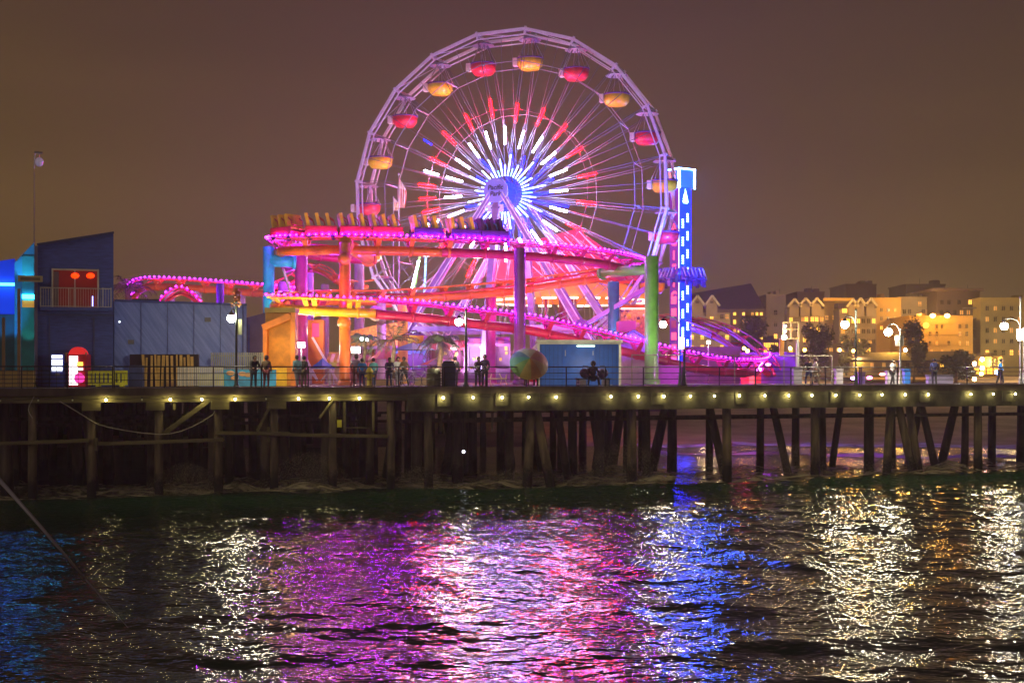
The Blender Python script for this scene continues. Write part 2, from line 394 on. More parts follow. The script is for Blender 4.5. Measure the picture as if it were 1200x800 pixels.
# walings and braces of the timber part
def wal(p0, p1, y0, y1, h=.17, off=.12, nm='waling'):
    a = pier_pt(p0, 0, off); b = pier_pt(p1, 0, off); a.z = Z(y0, a.y); b.z = Z(y1, b.y)
    mb = MB(); mb.beam(a, b, .16, h); return mb.build(nm, OLIVE, pier, bevel=.01)
wal(-40, 104, 521, 516); wal(115, 263, 520, 515, off=.1); wal(253, 340, 507, 508, off=.13); wal(318, 456, 509, 511, off=.30)
wal(191, 245, 509, 469, .22, .2, 'diagonal_brace'); wal(302, 319, 505, 472, .12, .2, 'diagonal_brace'); wal(375, 392, 490, 466, .10, .2, 'diagonal_brace')
for px, y0, y1 in ((113, 513, 528), (316, 500, 518), (405, 465, 505), (439, 465, 505), (519, 470, 505), (205, 472, 480), (579, 468, 505)):
    a = pier_pt(px, 0, .3); mb = MB(); mb.beam((a.x, a.y, Z(y0, a.y)), (a.x, a.y, Z(y1, a.y)), .13, .1); mb.build('hanger_post', OLIVE if px < 478 else DARKW, pier)
a = pier_pt(408, 0, 1); b = pier_pt(436, 0, 1); mb = MB(); mb.beam((a.x, a.y, Z(501, a.y)), (b.x, b.y, Z(501, b.y)), .6, .05); mb.build('shelf', OLIVE, pier)
# pile forest beneath the deck: bents of vertical and raking piles
cnt = 0; g = random.Random(11)
PW2 = mat('wet_pile_timber', (.11, .085, .06), .7, 0, .5, 1.3, .6, stretch=(3, 3, .5)); tide(PW2)
rest = MB()
for row, d in enumerate((3.5, 6.5, 10, 13.6, 18, 23, 29, 36, 44, 52)):
    step = 3.1 if row < 5 else 4
    s = LEN0+4+row*.9
    while s < LEN1:
        if s > S(985) and d > 14 or s > S(880) and d > 8: break
        p = PL+PD*(s+g.uniform(-.25, .25))-PN*d
        rk = g.choice([0, 0, 0, .9, -.9]) if S(480) < s else g.choice([0, 0, .4])
        if S(690) < s and g.random() < .35: rk = g.choice([1.3, -1.3])
        m = MB() if cnt < 70 else rest
        pile(m, Vector((p.x, p.y, DECK-.29)), Vector((p.x+rk, p.y+g.uniform(-.3, .3), -1)), g.uniform(.2, .30))
        if cnt < 70: m.build('pile', PW2, pier)
        cnt += 1; s += step*g.uniform(.75, 1.3)
for d in (57, 60, 63.5):  # extra dense rows added to screen the bright shore, darkening the left
    s = LEN0
    while s < S(720):
        p = PL+PD*s-PN*d; pile(rest, Vector((p.x, p.y, DECK-.29)), Vector((p.x+g.uniform(-.5, .5), p.y, -1)), g.uniform(.25, .4)); s += g.uniform(.6, 1.5)
o = rest.build('inner_piles', PW2, pier); o['kind'] = 'stuff'
for d, z, s0, s1 in ((3.5, 3.35, S(480), LEN1), (10, 3.2, S(560), S(1120)), (13.6, 3.0, LEN0, LEN1), (6.5, 3.6, LEN0, sC), (23, 3.2, LEN0, S(985))):
    mb = MB(); strip(mb, s0, s1, d-.45, d-.25, z, z+.16); mb.build('cross_waling', PW2, pier)
for px in (553,):
    a = pier_pt(px, 0, 1.5); mb = MB(); mb.ball((a.x, a.y, Z(529, a.y)), .09, 8)
    tag(mb.build('pilot_light', glow('pilot_light_glow', (.9, .9, 1), 3)), 'tiny white light hanging under the deck', 'lamp')
    mb = MB(); mb.tube([(a.x, a.y, Z(527, a.y)), (a.x, a.y, DECK-.3)], .012, 5)
    tag(mb.build('hanging_wire', BLKM), 'thin wire hanging under the deck above a tiny light', 'wire')
a = pier_pt(399, 0, .2); mb = MB(); mb.box((a.x, a.y-.1, Z(496, a.y)), (.22, .05, .36)); 
tag(mb.build('yellow_marker', mat('marker_yellow', (.8, .75, .05), .5)), 'small yellow marker plate hung below the timber deck', 'marker')
a = pier_pt(399, 0, .2); mb = MB(); mb.tube([(a.x, a.y-.1, Z(492, a.y)), (a.x, a.y-.1, DECK-.6)], .015, 5); mb.build('marker_cord', BLKM, bpy.data.objects['yellow_marker'], world=False)
for pts, lb in (([(70, 470), (95, 485), (115, 497), (140, 503), (175, 508), (200, 508), (225, 500), (249, 486), (251, 481)], 'long slack rope looping under the left deck'),
                ([(40, 464), (37, 470), (33, 480), (38, 490)], 'short rope end hanging at the far left pile')):
    P = []
    for x, y in pts: q = pier_pt(x, 0, .05); q.z = Z(y, q.y); P.append(q)
    mb = MB(); mb.tube(spline(P, .4), .022, 6); tag(mb.build('rope', mat('grey_rope', (.45, .42, .32), .8)), lb, 'rope')

# festoon under the deck edge
fest = thing('festoon_lights', 'string of warm white bulbs under the pier edge', 'string lights', (PL.x, PL.y, 0))
BULB = [0.5, 45, 85, 124, 166, 199, 236, 275, 311, 349, 385, 420, 518, 553, 587, 618, 650, 714, 746, 776, 807, 835, 864, 894, 922, 949, 977, 1005, 1031, 1058, 1085, 1135, 1161, 1187, 1213]
OFF = {.5, 45, 85, 166, 311}
FBULB = glow('festoon_bulb', (1, .84, .36), 170); DIM = mat('unlit_bulb', (.75, .8, .55), .15)
pb = None; pts = []
for i, px in enumerate(BULB):
    p = pier_pt(px, DECK-.50, -.22)
    pts.append(p+Vector((0, 0, .10)))
    if i < len(BULB)-1:
        q = pier_pt((px+BULB[i+1])/2, DECK-.50, -.2); pts.append(q+Vector((0, 0, .02)))
    mb = MB(); mb.ball(p, .046, 8, (1, 1, 1.15)); b = mb.build('bulb', DIM if px in OFF else FBULB, fest)
    mb = MB(); mb.lathe([(.045, .06), (.045, .13), (.0, .13)], p, 8); mb.build('socket', BLKM, b)
mb = MB(); mb.tube(pts, .012, 5); mb.build('cable', BLKM, fest)

# ------------------------------------------------------------------ railings
def railing(px0, px1, label, back=.22, h=1.08, rails=4, step=2.35, name='pier_railing', m=BLKM, z0=DECK, balus=0):
    a = pier_pt(px0, z0, back); b = pier_pt(px1, z0, back); L = (b-a).length; d = (b-a)/L
    t = thing(name, label, 'railing', (a.x, a.y, z0), PANG)
    n = max(1, round(L/step)); pm = None
    for i in range(n+1):
        if pm is None: mb = MB(); mb.box((0, 0, h/2), (.06, .06, h)); pm = mb.build('post', m, t, world=False, bevel=.006)
        else: cp(pm, t, loc=(L*i/n, 0, 0))
    for k in range(rails):
        z = h-.02-k*(h-.12)/(rails-1) if rails > 1 else h
        mb = MB(); mb.tube([(0, 0, z), (L, 0, z)], .034 if k == 0 else .02, 6); mb.build('rail', m, t, world=False)
    if balus:
        mb = MB()
        for i in range(int(L/balus)): mb.box((i*balus, 0, h/2), (.02, .02, h-.1))
        mb.build('balusters', m, t, world=False)
    return t
railing(-30, 132, 'black pier railing with close wires at the left end, before the dark blue building', rails=6, balus=.32)
railing(134, 520, 'black pier railing left of middle, in front of the slatted fence and shed')
railing(522, 800, 'black pier railing in the middle, in front of the blue kiosk')
railing(802, 1010, 'grey-black pier railing in front of the magenta track end', rails=5)
railing(1012, 1215, 'grey-black pier railing at the right end, town lights behind', rails=5, m=mat('dark_grey_rail', (.08, .08, .09), .4, .3))
t = railing(760, 1000, 'tall thin wire fence standing behind the right railing', back=2.2, h=1.75, rails=2, step=3.4, name='wire_fence', m=mat('dull_fence_post', (.28, .24, .18), .6, .2))

# ------------------------------------------------------------------ lamps on the pier
GLOBE = glow('lamp_globe_glow', (1, .90, .62), 400)
LPOST = mat('lamp_post_green_black', (.03, .045, .04), .4, .4)
LGREY = mat('lamp_post_grey', (.42, .42, .40), .4, .4)
def lamp_post(label, px, gx, gy, ytop, back=1.0, m=LPOST, banner=None, lantern=False, gr=.20, es=GLOBE):
    p = pier_pt(px, DECK, back); Y = p.y
    p.x = X(px, Y)
    t = thing('street_lamp', label, 'street lamp', tuple(p), 0, 'lamps along the pier')
    H = Z(ytop, Y)-DECK; dx = X(gx, Y)-p.x; gz = Z(gy, Y)-DECK
    mb = MB(); mb.lathe([(.16, 0), (.16, .12), (.10, .2), (.09, .7), (.06, .8), (.05, H-.1), (.075, H-.08), (.05, H), (0, H+.08)], n=12); mb.build('pole', m, t, world=False)
    if lantern:
        mb = MB(); mb.lathe([(.0, gz-.35), (.14, gz-.32), (.16, gz+.3), (0, gz+.34)], (dx, 0, 0), 10); mb.build('lantern_glass', es, t, world=False)
    else:
        mb = MB(); az = gz+gr+.12; mb.tube(spline([(0, 0, az-.35), (dx*.3, 0, az+.05), (dx*.8, 0, az+.12), (dx, 0, az)], .08), .03, 6); mb.build('arm', m, t, world=False)
        mb = MB(); mb.lathe([(.02, gr+.14), (.09, gr+.10), (.15, gr*.72)], (dx, 0, gz), 10); mb.build('lamp_cap', m, t, world=False)
        mb = MB(); mb.ball((dx, 0, gz), gr, 14); mb.build('globe', es, t, world=False)
    if banner:
        mb = MB(); mb.box((banner[1], .0, banner[2]), (banner[3], .03, banner[4])); mb.build('banner', banner[0], t, world=False)
        mb = MB(); mb.box((banner[1]*.6, 0, banner[2]+banner[4]/2+.03), (abs(banner[1])+banner[3]*.5, .03, .03)); mb.build('banner_arm', m, t, world=False)
    return t
GREENB = mat('sage_banner', (.45, .5, .3), .7)
t = lamp_post('globe lamp in front of the slate blue wall, left part of the pier', 277, 271, 373, 352, banner=(GREENB, .12, 3.0, .3, .75))
mb = MB()
g2 = random.Random(2)
for i in range(60):
    c = Vector((g2.gauss(0, .1), g2.gauss(0, .1), 4.55+g2.gauss(0, .28))); mb.box(c, (.11, .02, .11), M=Matrix.Rotation(g2.uniform(0, 6), 3, 'X') @ Matrix.Rotation(g2.uniform(0, 6), 3, 'Z'))
mb.build('flower_basket', mat('orange_flowers', (.6, .25, .06), .6), t, world=False)
lamp_post('globe lamp beside the dark palm, before the ferris wheel legs', 546, 538, 377, 362)
lamp_post('globe lamp with black post just right of the green column', 797, 777, 380, 350, back=2.6)
lamp_post('slim post with a glowing lantern box in front of the drop tower', 802, 799, 402, 395, back=1.0, lantern=True, es=glow('lantern_glow', (1, .8, .55), 3))
lamp_post('globe lamp with black post before the dark hotel tree', 1003, 990, 380, 362, gr=.23)
lamp_post('bright globe on a pale post with banner, before the tall orange-lit hotel', 1055, 1041, 389, 385, m=LGREY, gr=.23, banner=(mat('pale_banner', (.6, .6, .55), .6), -.05, 2.6, .5, .6))
lamp_post('globe lamp hung left of the post at the right picture edge', 1196, 1177, 382, 348, m=LGREY, gr=.23)
lamp_post('white glowing box lantern on a post at the right picture edge', 1200, 1195, 392, 384, back=1.6, m=LGREY, lantern=True, es=glow('box_lantern_glow', (1, .95, .95), 60))

# ------------------------------------------------------------------ ferris wheel
HUBY = 104; hub = Vector((X(599, HUBY), HUBY, Z(230, HUBY)))
YAW = R(-19)
wheel = thing('ferris_wheel', 'big white ferris wheel with glowing spokes and red and yellow gondolas', 'ferris wheel', (hub.x, hub.y, DECK), YAW)
HZ0 = hub.z-DECK                                            # hub height in local coords
RW = 12.9; A0 = R(7.2)
def wp(r, a, y): return Vector((r*math.sin(a), y, HZ0+r*math.cos(a)))
WHITE = STEELW
for side in (-1.3, 1.3):
    mb = MB(); nn = 'front_rim' if side < 0 else 'rear_rim'
    for k in range(20):
        a, b = A0+k*R(18), A0+(k+1)*R(18)
        mb.beam(wp(RW, a, side), wp(RW, b, side), .22, .2, up=(0, 1, 0))
        mb.beam(wp(RW-.42, a, side), wp(RW-.42, b, side), .09, .09, up=(0, 1, 0))
        mb.beam(wp(RW-.45, a, side), wp(RW+.2, a, side), .16, .2, up=(0, 1, 0))
    mb.build(nn, WHITE, wheel, world=False)
    for rr in (.81, .52):
        mb = MB()
        for k in range(20):
            mb.beam(wp(RW*rr, A0+k*R(18), side), wp(RW*rr, A0+(k+1)*R(18), side), .05 if rr > .6 else .03, .05 if rr > .6 else .03, up=(0, 1, 0))
        mb.build('bracing_ring', mat('ring_steel', (.30, .31, .38), .4, 0, .1), wheel, world=False)
# rim ties
tie = None
for k in range(20):
    a = A0+k*R(18)
    mb = MB(); mb.beam(wp(RW, a, -1.5), wp(RW, a, 1.5), .16); mb.build('rim_tie', WHITE, wheel, world=False)
    mb = MB(); mb.beam(wp(RW*.81, a, -1.3), wp(RW*.81, a, 1.3), .07); mb.build('ring_tie', WHITE, wheel, world=False)
    mb = MB(); mb.beam(wp(RW, a, -1.3), wp(RW, a+R(18), 1.3), .05); mb.build('diagonal_tie', WHITE, wheel, world=False)
# spokes
SPK = mat('spoke_steel', (.20, .21, .27), .4, 0, .1)
for k in range(40):
    for side, hy in ((-1.3, -1.35), (1.3, 1.5)):
        a = A0+k*R(9); r1 = RW if k % 2 == 0 else (RW*math.cos(R(9))-.1)
        mb = MB()
        if k % 2 == 0:
            off = .035
            mb.tube([wp(1.0, a-off*1.5, hy), wp(r1, a, side)], .03, 5)
            mb.tube([wp(1.0, a+off*1.5, hy), wp(RW*.81, a+off*.55, side), wp(r1, a+off*.1, side)], .022, 5)
        else:
            mb.tube([wp(1.0, a, hy), wp(r1, a, side)], .026, 5)
        mb.build('spoke', SPK, wheel, world=False)
# light bars on the spokes
LW = glow('led_white', (.62, .60, 1), 190); LWI = glow('led_white_inner', (.50, .72, 1), 8); LR = glow('led_red', (1, .0003, .0011), 250); LB = glow('led_blue', (.0008, .004, 1), 26); LC = glow('led_cyan', (.12, .40, 1), 8)
rb = random.Random(4)
for k in range(40):
    a = A0+k*R(9)+R(1.5); yb = -1.42
    r0 = 1.42; r1 = (3.1, 2.0, 2.5, 2.05)[k % 4]+rb.uniform(-.1, .3)
    mb = MB(); mb.tube([wp(r0, a, yb), wp(r1, a, yb)], .046, 6); mb.build('light_bar', LC if k % 4 == 1 else LWI, wheel, world=False)
    if k % 2 == 1:
        j = rb.uniform(-.15, .15)
        mb = MB(); mb.tube([wp(3.75+j, a, yb), wp(5.15+j, a, yb)], .068, 6); mb.build('light_bar', LW, wheel, world=False)
    if k % 2 == 0:
        j = rb.uniform(-.3, .3); deg = (math.degrees(a)) % 360
        mb = MB(); mb.tube([wp(5.85+j, a, yb), wp(7.25+j, a, yb)], .062, 6); mb.build('light_bar', LR, wheel, world=False)
    if 225 < (math.degrees(a)) % 360 < 305 and k % 2 == 1:
        mb = MB(); mb.tube([wp(5.9, a, yb), wp(7.2, a, yb)], .055, 6); mb.build('light_bar', LR if k % 4 == 1 else LW, wheel, world=False)
for k in range(20):
    a = A0+k*R(18)+R(4); mb = MB(); mb.tube([wp(1.1, a, 1.35), wp(3.4+(k % 3)*.5, a, 1.35)], .07, 6); mb.build('light_bar', LB, wheel, world=False)
mb = MB(); mb.tube([wp(7.5, R(304), -1.42), wp(8.3, R(304), -1.42)], .055, 6); mb.build('light_bar', LB, wheel, world=False)
# hub
Mh = Matrix.Rotation(R(90), 3, 'X')
BLUEP = mat('hub_blue', (.04, .10, .8), .4, emit=(.02, .08, 1), es=.55)
mb = MB(); mb.lathe([(0, 1.5), (.98, 1.5), (.98, -1.7), (0, -1.7)], (0, 0, HZ0), 24, M=Mh, smooth=False); hubo = mb.build('hub_drum', BLUEP, wheel, world=False)
mb = MB()
for k in range(20): mb.beam(wp(.3, k*R(18), -1.53), wp(.96, k*R(18), -1.53), .05, .03, up=(0, 1, 0))
mb.build('hub_ribs', LB, hubo, world=False)
mb = MB(); mb.lathe([(.28, 3.6), (.28, -3.6)], (0, 0, HZ0), 12, M=Mh); mb.build('axle', WHITE, wheel, world=False)
mb = MB(); mb.lathe([(0, 3.72), (.9, 3.72), (.97, 3.68), (.97, 3.5), (0, 3.5)], (0, 0, HZ0), 32, M=Mh, smooth=False)
disc = mb.build('sign_disc', mat('lavender_disc', (.22, .22, .62), .4, emit=(.2, .2, .95), es=.35), wheel, world=False)
INK = mat('navy_ink', (.01, .012, .08), .5)
text('Pacific', .50, INK, 'sign_text', disc, (0, -3.735, HZ0+.20), shear=.2, offset=.012); text('Park', .50, INK, 'sign_text', disc, (0, -3.735, HZ0-.28), shear=.2, offset=.012)
# motif below the disc
mb = MB(); mb.box((0, -3.66, HZ0-1.38), (1.3, .08, .55)); pl = mb.build('emblem_plate', mat('pale_plate', (.6, .6, .85), .4, emit=(.4, .4, 1), es=.35), wheel, world=False)
mb = MB(); mb.tube([(-.35, -3.72, HZ0-1.38), (-.1, -3.72, HZ0-1.22), (.1, -3.72, HZ0-1.45), (.35, -3.72, HZ0-1.3)], .05, 5); mb.box((0, -3.72, HZ0-1.42), (.5, .03, .06)); mb.build('emblem', INK, pl, world=False)
# legs
LEGM = mat('lavender_leg_paint', (.30, .22, .52), .4)
for sy in (-1, 1):
    for sx in (-1, 1):
        top = Vector((sx*.45, sy*3.3, HZ0-.2)); bot = Vector((sx*9.6, sy*4.9, .1))
        mb = MB(); mb.beam(top, bot, .85, .65, up=(0, 1, 0)); mid_ = (Vector(mb.v[0])+Vector(mb.v[1])+Vector(mb.v[4])+Vector(mb.v[5]))/4
        ends = [i for i, p in enumerate(mb.v) if (Vector(p)-top).length < (Vector(p)-bot).length]
        for i in ends: mb.v[i] = tuple(top+(Vector(mb.v[i])-top)*.45)
        lg = mb.build('support_leg', LEGM, wheel, world=False, bevel=.03)
        mb = MB()
        dv = (bot-top).normalized(); n_ = Vector((dv.z, 0, -dv.x)).normalized()
        for e in (-.3, .3): mb.beam(top+n_*e*.4+Vector((0, sy*.0-.40, 0)), bot+n_*e+Vector((0, -.40, 0)), .07, .07)
        mb.build('leg_rib', mat('leg_rib_white', (.8, .78, .85), .4), lg, world=False)
    top = Vector((0, sy*3.3, HZ0-.3)); bot = Vector((0, sy*6.5, .1))
    mb = MB(); mb.beam(top, bot, .5, .5, up=(1, 0, 0)); mb.build('centre_leg', LEGM, wheel, world=False)
    mb = MB(); mb.beam((-7, sy*4.4, 4.1), (7, sy*4.4, 4.1), .4, .4); mb.build('cross_beam', LEGM, wheel, world=False)
    for sx in (-1, 1):
        mb = MB(); mb.box((sx*9.6, sy*4.9, .3), (2, 2, .6)); mb.build('footing', CONC, wheel, world=False)
mb = MB(); mb.lathe([(0, .5), (.55, .5), (.55, -.5), (0, -.5)], (7.3, -4.9, 4.1), 16, M=Mh, smooth=False); mb.build('drive_wheel', mat('purple_dark', (.12, .06, .3), .4), wheel, world=False)
mb = MB(); mb.beam((7.5, -5.1, 4.2), (12.2, -5.6, 6.8), .35, .3); mb.build('drive_arm', LEGM, wheel, world=False)

# gondolas, each hanging from its own pivot between the rims
YEL = mat('gondola_yellow', (.9, .68, .02), .35, coat=.4); RED = mat('gondola_red', (.75, .03, .05), .35, coat=.4)
PALE = mat('gondola_canopy_pale', (.55, .52, .6), .6); PURP = mat('gondola_purple', (.10, .04, .22), .4)
def gondola(col, nm, label):
    t = thing('gondola', label, 'gondola', (0, 0, 0), YAW, 'gondolas on the ferris wheel')
    mb = MB(); mb.lathe([(.0, -2.6), (.72, -2.55), (.98, -2.25), (1.05, -1.75), (.98, -1.75), (.9, -2.2), (0, -2.3)], n=14); mb.build('tub', col, t, world=False)
    mb = MB(); mb.lathe([(1.03, -1.8), (1.08, -1.78), (1.08, -1.68), (.98, -1.68)], n=14); mb.build('tub_rim', PURP, t, world=False)
    mb = MB()
    for k in range(6): 
        a = k*math.pi/3; mb.tube([(1.08*math.cos(a), 1.08*math.sin(a), -1.7), (.35*math.cos(a), .35*math.sin(a), -.25)], .03, 5)
    mb.build('hanger_rods', GREYM, t, world=False)
    mb = MB(); mb.lathe([(.9, -.26), (.6, -.08), (.35, .0), (0, .05)], n=12); mb.build('canopy', PALE, t, world=False)
    mb = MB(); mb.lathe([(.8, -1.95), (.8, -1.45), (.6, -1.55), (.6, -2.1)], n=14, a1=R(200)); mb.build('bench', PURP, t, world=False)
    mb = MB(); mb.box((-1.0, -.6, -2.05), (.32, .5, .62)); mb.build('gate_panel', mat('gate_panel_pale', (.8, .75, .6), .4), t, world=False)
    return t
gy = gondola(YEL, 'yellow', ''); gr = gondola(RED, 'red', '')
TMw = TM[wheel]
GN = ['topmost yellow gondola at the crown of the wheel', 'red gondola just right of the topmost one', 'yellow gondola upper right of the wheel', 'red and white gondola right side, high on the wheel',
      'yellow gondola at hub height on the right rim', 'red gondola beside the drop tower, just below hub height', 'yellow gondola low on the right, near the green column', 'red gondola low on the right behind the coaster track',
      'yellow gondola behind the right support legs', 'red gondola at bottom right behind the booths', 'yellow gondola at the very bottom of the wheel', 'red gondola at bottom left behind the lower track',
      'yellow gondola low on the left behind the orange track', 'red gondola behind the middle of the coaster train', 'yellow gondola just under the train on the left rim', 'red gondola at the left rim just above the train',
      'yellow gondola at the left rim, second above the train', 'red gondola upper left of the wheel, third above the train', 'yellow gondola upper left, second from the top yellow one', 'red gondola just left of the topmost one']
for k in range(20):
    loc = TMw @ wp(RW-.35, A0+k*R(18), 0); src = gy if k % 2 == 0 else gr
    if k < 2: src.location = loc; src['label'] = GN[k]
    else: dup(src, loc, YAW, GN[k])

# light on the wheel: floods at its foot and glow of the hub
def wl(x, y, z): return TMw @ Vector((x, y, z))
light('POINT', wl(0, -2.6, HZ0), 160, (.12, .25, 1), .3, name='hub_glow')
light('SPOT', wl(-10, -7, 1), 5000, (1, .84, .96), .5, wl(-5, 0, HZ0), 95, name='pink_flood')
light('SPOT', wl(11, -7, 1), 5000, (.40, .48, 1), .5, wl(7, 0, HZ0), 95, name='violet_flood')
light('SPOT', wl(0, -9, .6), 4500, (.85, .70, 1), .5, wl(0, 0, HZ0-2), 110, name='magenta_flood')
light('SPOT', tuple(wl(14.5, -4.2, 9)), 7000, (.03, .14, 1), .3, wl(9, 0, HZ0+2), 100, name='tower_spill')  # added spot by the tower, stands in for its blue spill
light('SPOT', wl(0, 9, 1), 2500, (1, .6, .95), .5, wl(0, 0, HZ0+4), 110, name='pink_flood')

# ------------------------------------------------------------------ drop tower
TY = 110; tb = Vector((X(797, TY), TY, DECK)); TA = R(33)
tower = thing('drop_tower', 'tall blue drop tower with neon crown and vertical lettering', 'drop tower', tuple(tb), TA)
TH = Z(200, TY)-DECK; ts = 1.22
mb = MB(); mb.box((0, 0, TH/2), (ts, ts, TH)); mb.build('shaft', mat('tower_navy', (.02, .03, .25), .4), tower, world=False)
mb = MB(); mb.box((0, -ts/2-.03, TH/2), (ts*.96, .05, TH-.3)); mb.build('blue_light_panel', mat('tower_blue_panel', (.01, .04, .5), .4, emit=(.0, .0026, 1), es=26), tower, world=False)
mb = MB(); mb.box((-ts/2-.03, 0, TH/2), (.05, ts*.9, TH-.3)); side = mb.build('sign_panel', mat('tower_magenta_panel', (.10, .02, .12), .4, emit=(.13, .01, .30), es=.8), tower, world=False)
LEDW = glow('tower_led_white', (.15, .35, 1), 30)
proto = None; z = TH-4.0; i = 0
for c, z0 in ((-.28, TH-4.5), (.24, TH-4.0)):
    z = z0
    while z > .8:
        if proto is None: mb = MB(); [mb.box((0, -ts/2-.07, q*.2), (.17, .03, .11)) for q in (-1.5, -.5, .5, 1.5)]; proto = mb.build('led_dash', LEDW, tower, world=False); proto.location = (c, 0, z)
        else: cp(proto, tower, loc=(c, 0, z))
        z -= 1.5
# yacht emblem
mb = MB(); y0 = -ts/2-.08
mb.prism([(-.30, TH-2.6), (.32, TH-2.6), (.22, TH-2.8), (-.20, TH-2.8)], y0, y0+.02); mb.prism([(-.05, TH-2.5), (.26, TH-2.5), (-.02, TH-1.6)], y0, y0+.02); mb.prism([(-.1, TH-2.5), (-.26, TH-2.5), (-.1, TH-1.95)], y0, y0+.02)
mb.build('yacht_emblem', LEDW, tower, world=False)
# crown with white neon edging on two faces
mb = MB(); mb.box((0, 0, TH-.75), (ts+.5, ts+.5, 1.6)); mb.build('crown', mat('crown_blue', (.03, .12, .6), .4, emit=(.0, .012, 1), es=.8), tower, world=False)
NEON = glow('neon_white_blue', (.2, .45, 1), 25); h2 = (ts+.5)/2+.04
for ax in (0, 1):
    mb = MB()
    def q(u, z): return (u, -h2, z) if ax == 0 else (-h2, u, z)
    for u in (-h2+.08, h2-.08): mb.beam(q(u, TH-1.6), q(u, TH+.02), .10, .10)
    mb.beam(q(-h2, TH+.02), q(h2, TH+.02), .10, .10); mb.build('neon_edge', NEON, tower, world=False)
mb = MB(); mb.box((-h2+.0, 0, TH-.85), (.06, ts*.72, 1.4)); mb.build('orange_panel', mat('crown_orange', (.8, .3, .2), .5, emit=(1, .30, .22), es=.7), tower, world=False)
PK = glow('letter_pink', (1, .06, .14), 2.6)
for i, ch in enumerate('PACIFIC'): text(ch, .95, PK, 'letter', side, (-ts/2-.065, 0, TH-3.75-i*1.13), rot=(R(90), 0, R(-90)), offset=.05)
for i in range(6):
    z = Z(352+i*14, TY)-DECK
    mb = MB(); mb.box((-ts/2-.07, 0, z), (.02, .62, .62)); mb.build('sign_square', PK if i != 2 else mat('dull_pink', (.5, .12, .2), .5), side, world=False)
mb = MB(); mb.beam((-ts/2-.04, -ts/2+.0, 0), (-ts/2-.04, -ts/2, TH-1.6), .05, .05); mb.build('neon_line', glow('edge_neon', (.55, .6, 1), 3), tower, world=False)
# ring carriage
ring = thing('drop_ride_carriage', 'square carriage of seats riding round the blue drop tower', 'ride carriage', (tb.x, tb.y, Z(336, TY)), TA)
CB = mat('carriage_blue', (.05, .12, .5), .35)
mb = MB()
mb.lathe([(.95, .35), (2.0, .25), (2.1, .5), (2.0, .9), (1.0, 1.3), (.95, 1.5)], n=4, smooth=False, M=Matrix.Rotation(R(45), 3, 'Z')); mb.build('ring_body', CB, ring, world=False)
CARM = mat('seat_indigo', (.12, .08, .4), .4)
for k in range(12):
    sd, u = divmod(k, 3); M4 = Matrix.Rotation(R(90)*sd, 3, 'Z')
    mb = MB(); c = M4 @ Vector(((u-1)*.85, -1.75, .55)); mb.box(c, (.55, .5, .12), M=M4)
    c = M4 @ Vector(((u-1)*.85, -1.52, 1.05)); mb.box(c, (.55, .14, 1.0), M=M4); c = M4 @ Vector(((u-1)*.85, -1.9, .2)); mb.box(c, (.4, .1, .5), M=M4)
    s = mb.build('seat', CARM, ring, world=False, bevel=.03)
    mb = MB(); a = M4 @ Vector(((u-1)*.85-.2, -1.62, 1.45)); b = M4 @ Vector(((u-1)*.85-.2, -1.98, .75)); c = M4 @ Vector(((u-1)*.85+.2, -1.98, .75)); d = M4 @ Vector(((u-1)*.85+.2, -1.62, 1.45))
    mb.tube([a, b, c, d], .05, 6); mb.build('shoulder_bar', mat('bar_pale', (.5, .55, .8), .4), s, world=False)
mb = MB(); mb.tube([(1.9, .2, .9), (2.5, .4, .6), (2.9, .5, .25)], [.45, .25, .04], 8); mb.build('tail_fin', CB, ring, world=False)
light('POINT', tuple(tb+Vector((2.2, -2.5, Z(300, TY)-DECK))), 700, (.02, .12, 1), .3, name='blue_glow')
light('POINT', tuple(tb+Vector((1.6, -2.2, TH-1))), 900, (.05, .2, 1), .3, name='blue_glow')
light('POINT', tuple(tb+Vector((-3.2, -1.5, Z(330, TY)-DECK))), 60, (1, .1, .6), .3, name='pink_glow')
# ------------------------------------------------------------------ roller coaster
RC = thing('roller_coaster', 'looping tubular roller coaster in orange and painted-in magenta light with rows of pink bulbs', 'roller coaster', (X(560, 85), 85, DECK))
MAG = mat('track_lit_magenta', (.46, .015, .09), .35, coat=.3); ORG = mat('track_orange', (.62, .17, .015), .35, coat=.3); YLW = mat('track_yellow', (.72, .42, .015), .35, coat=.3)  # magenta tone is coloured light painted into the orange track
TRED = mat('track_red', (.45, .03, .035), .35, coat=.3); RAILP = mat('rail_purple', (.28, .03, .30), .4)
PKB = glow('track_bulb_pink', (.42, .0045, 1), 900); WTB = glow('track_bulb_white', (1, .004, .6), 420); VIB = glow('track_bulb_violet', (.34, .0045, 1), 900)
LRP = glow('strip_magenta', (.50, .0008, 1), 55); LRV = glow('strip_violet', (.30, .0008, 1), 55); LRW = glow('strip_rose', (1, .004, .35), 24)
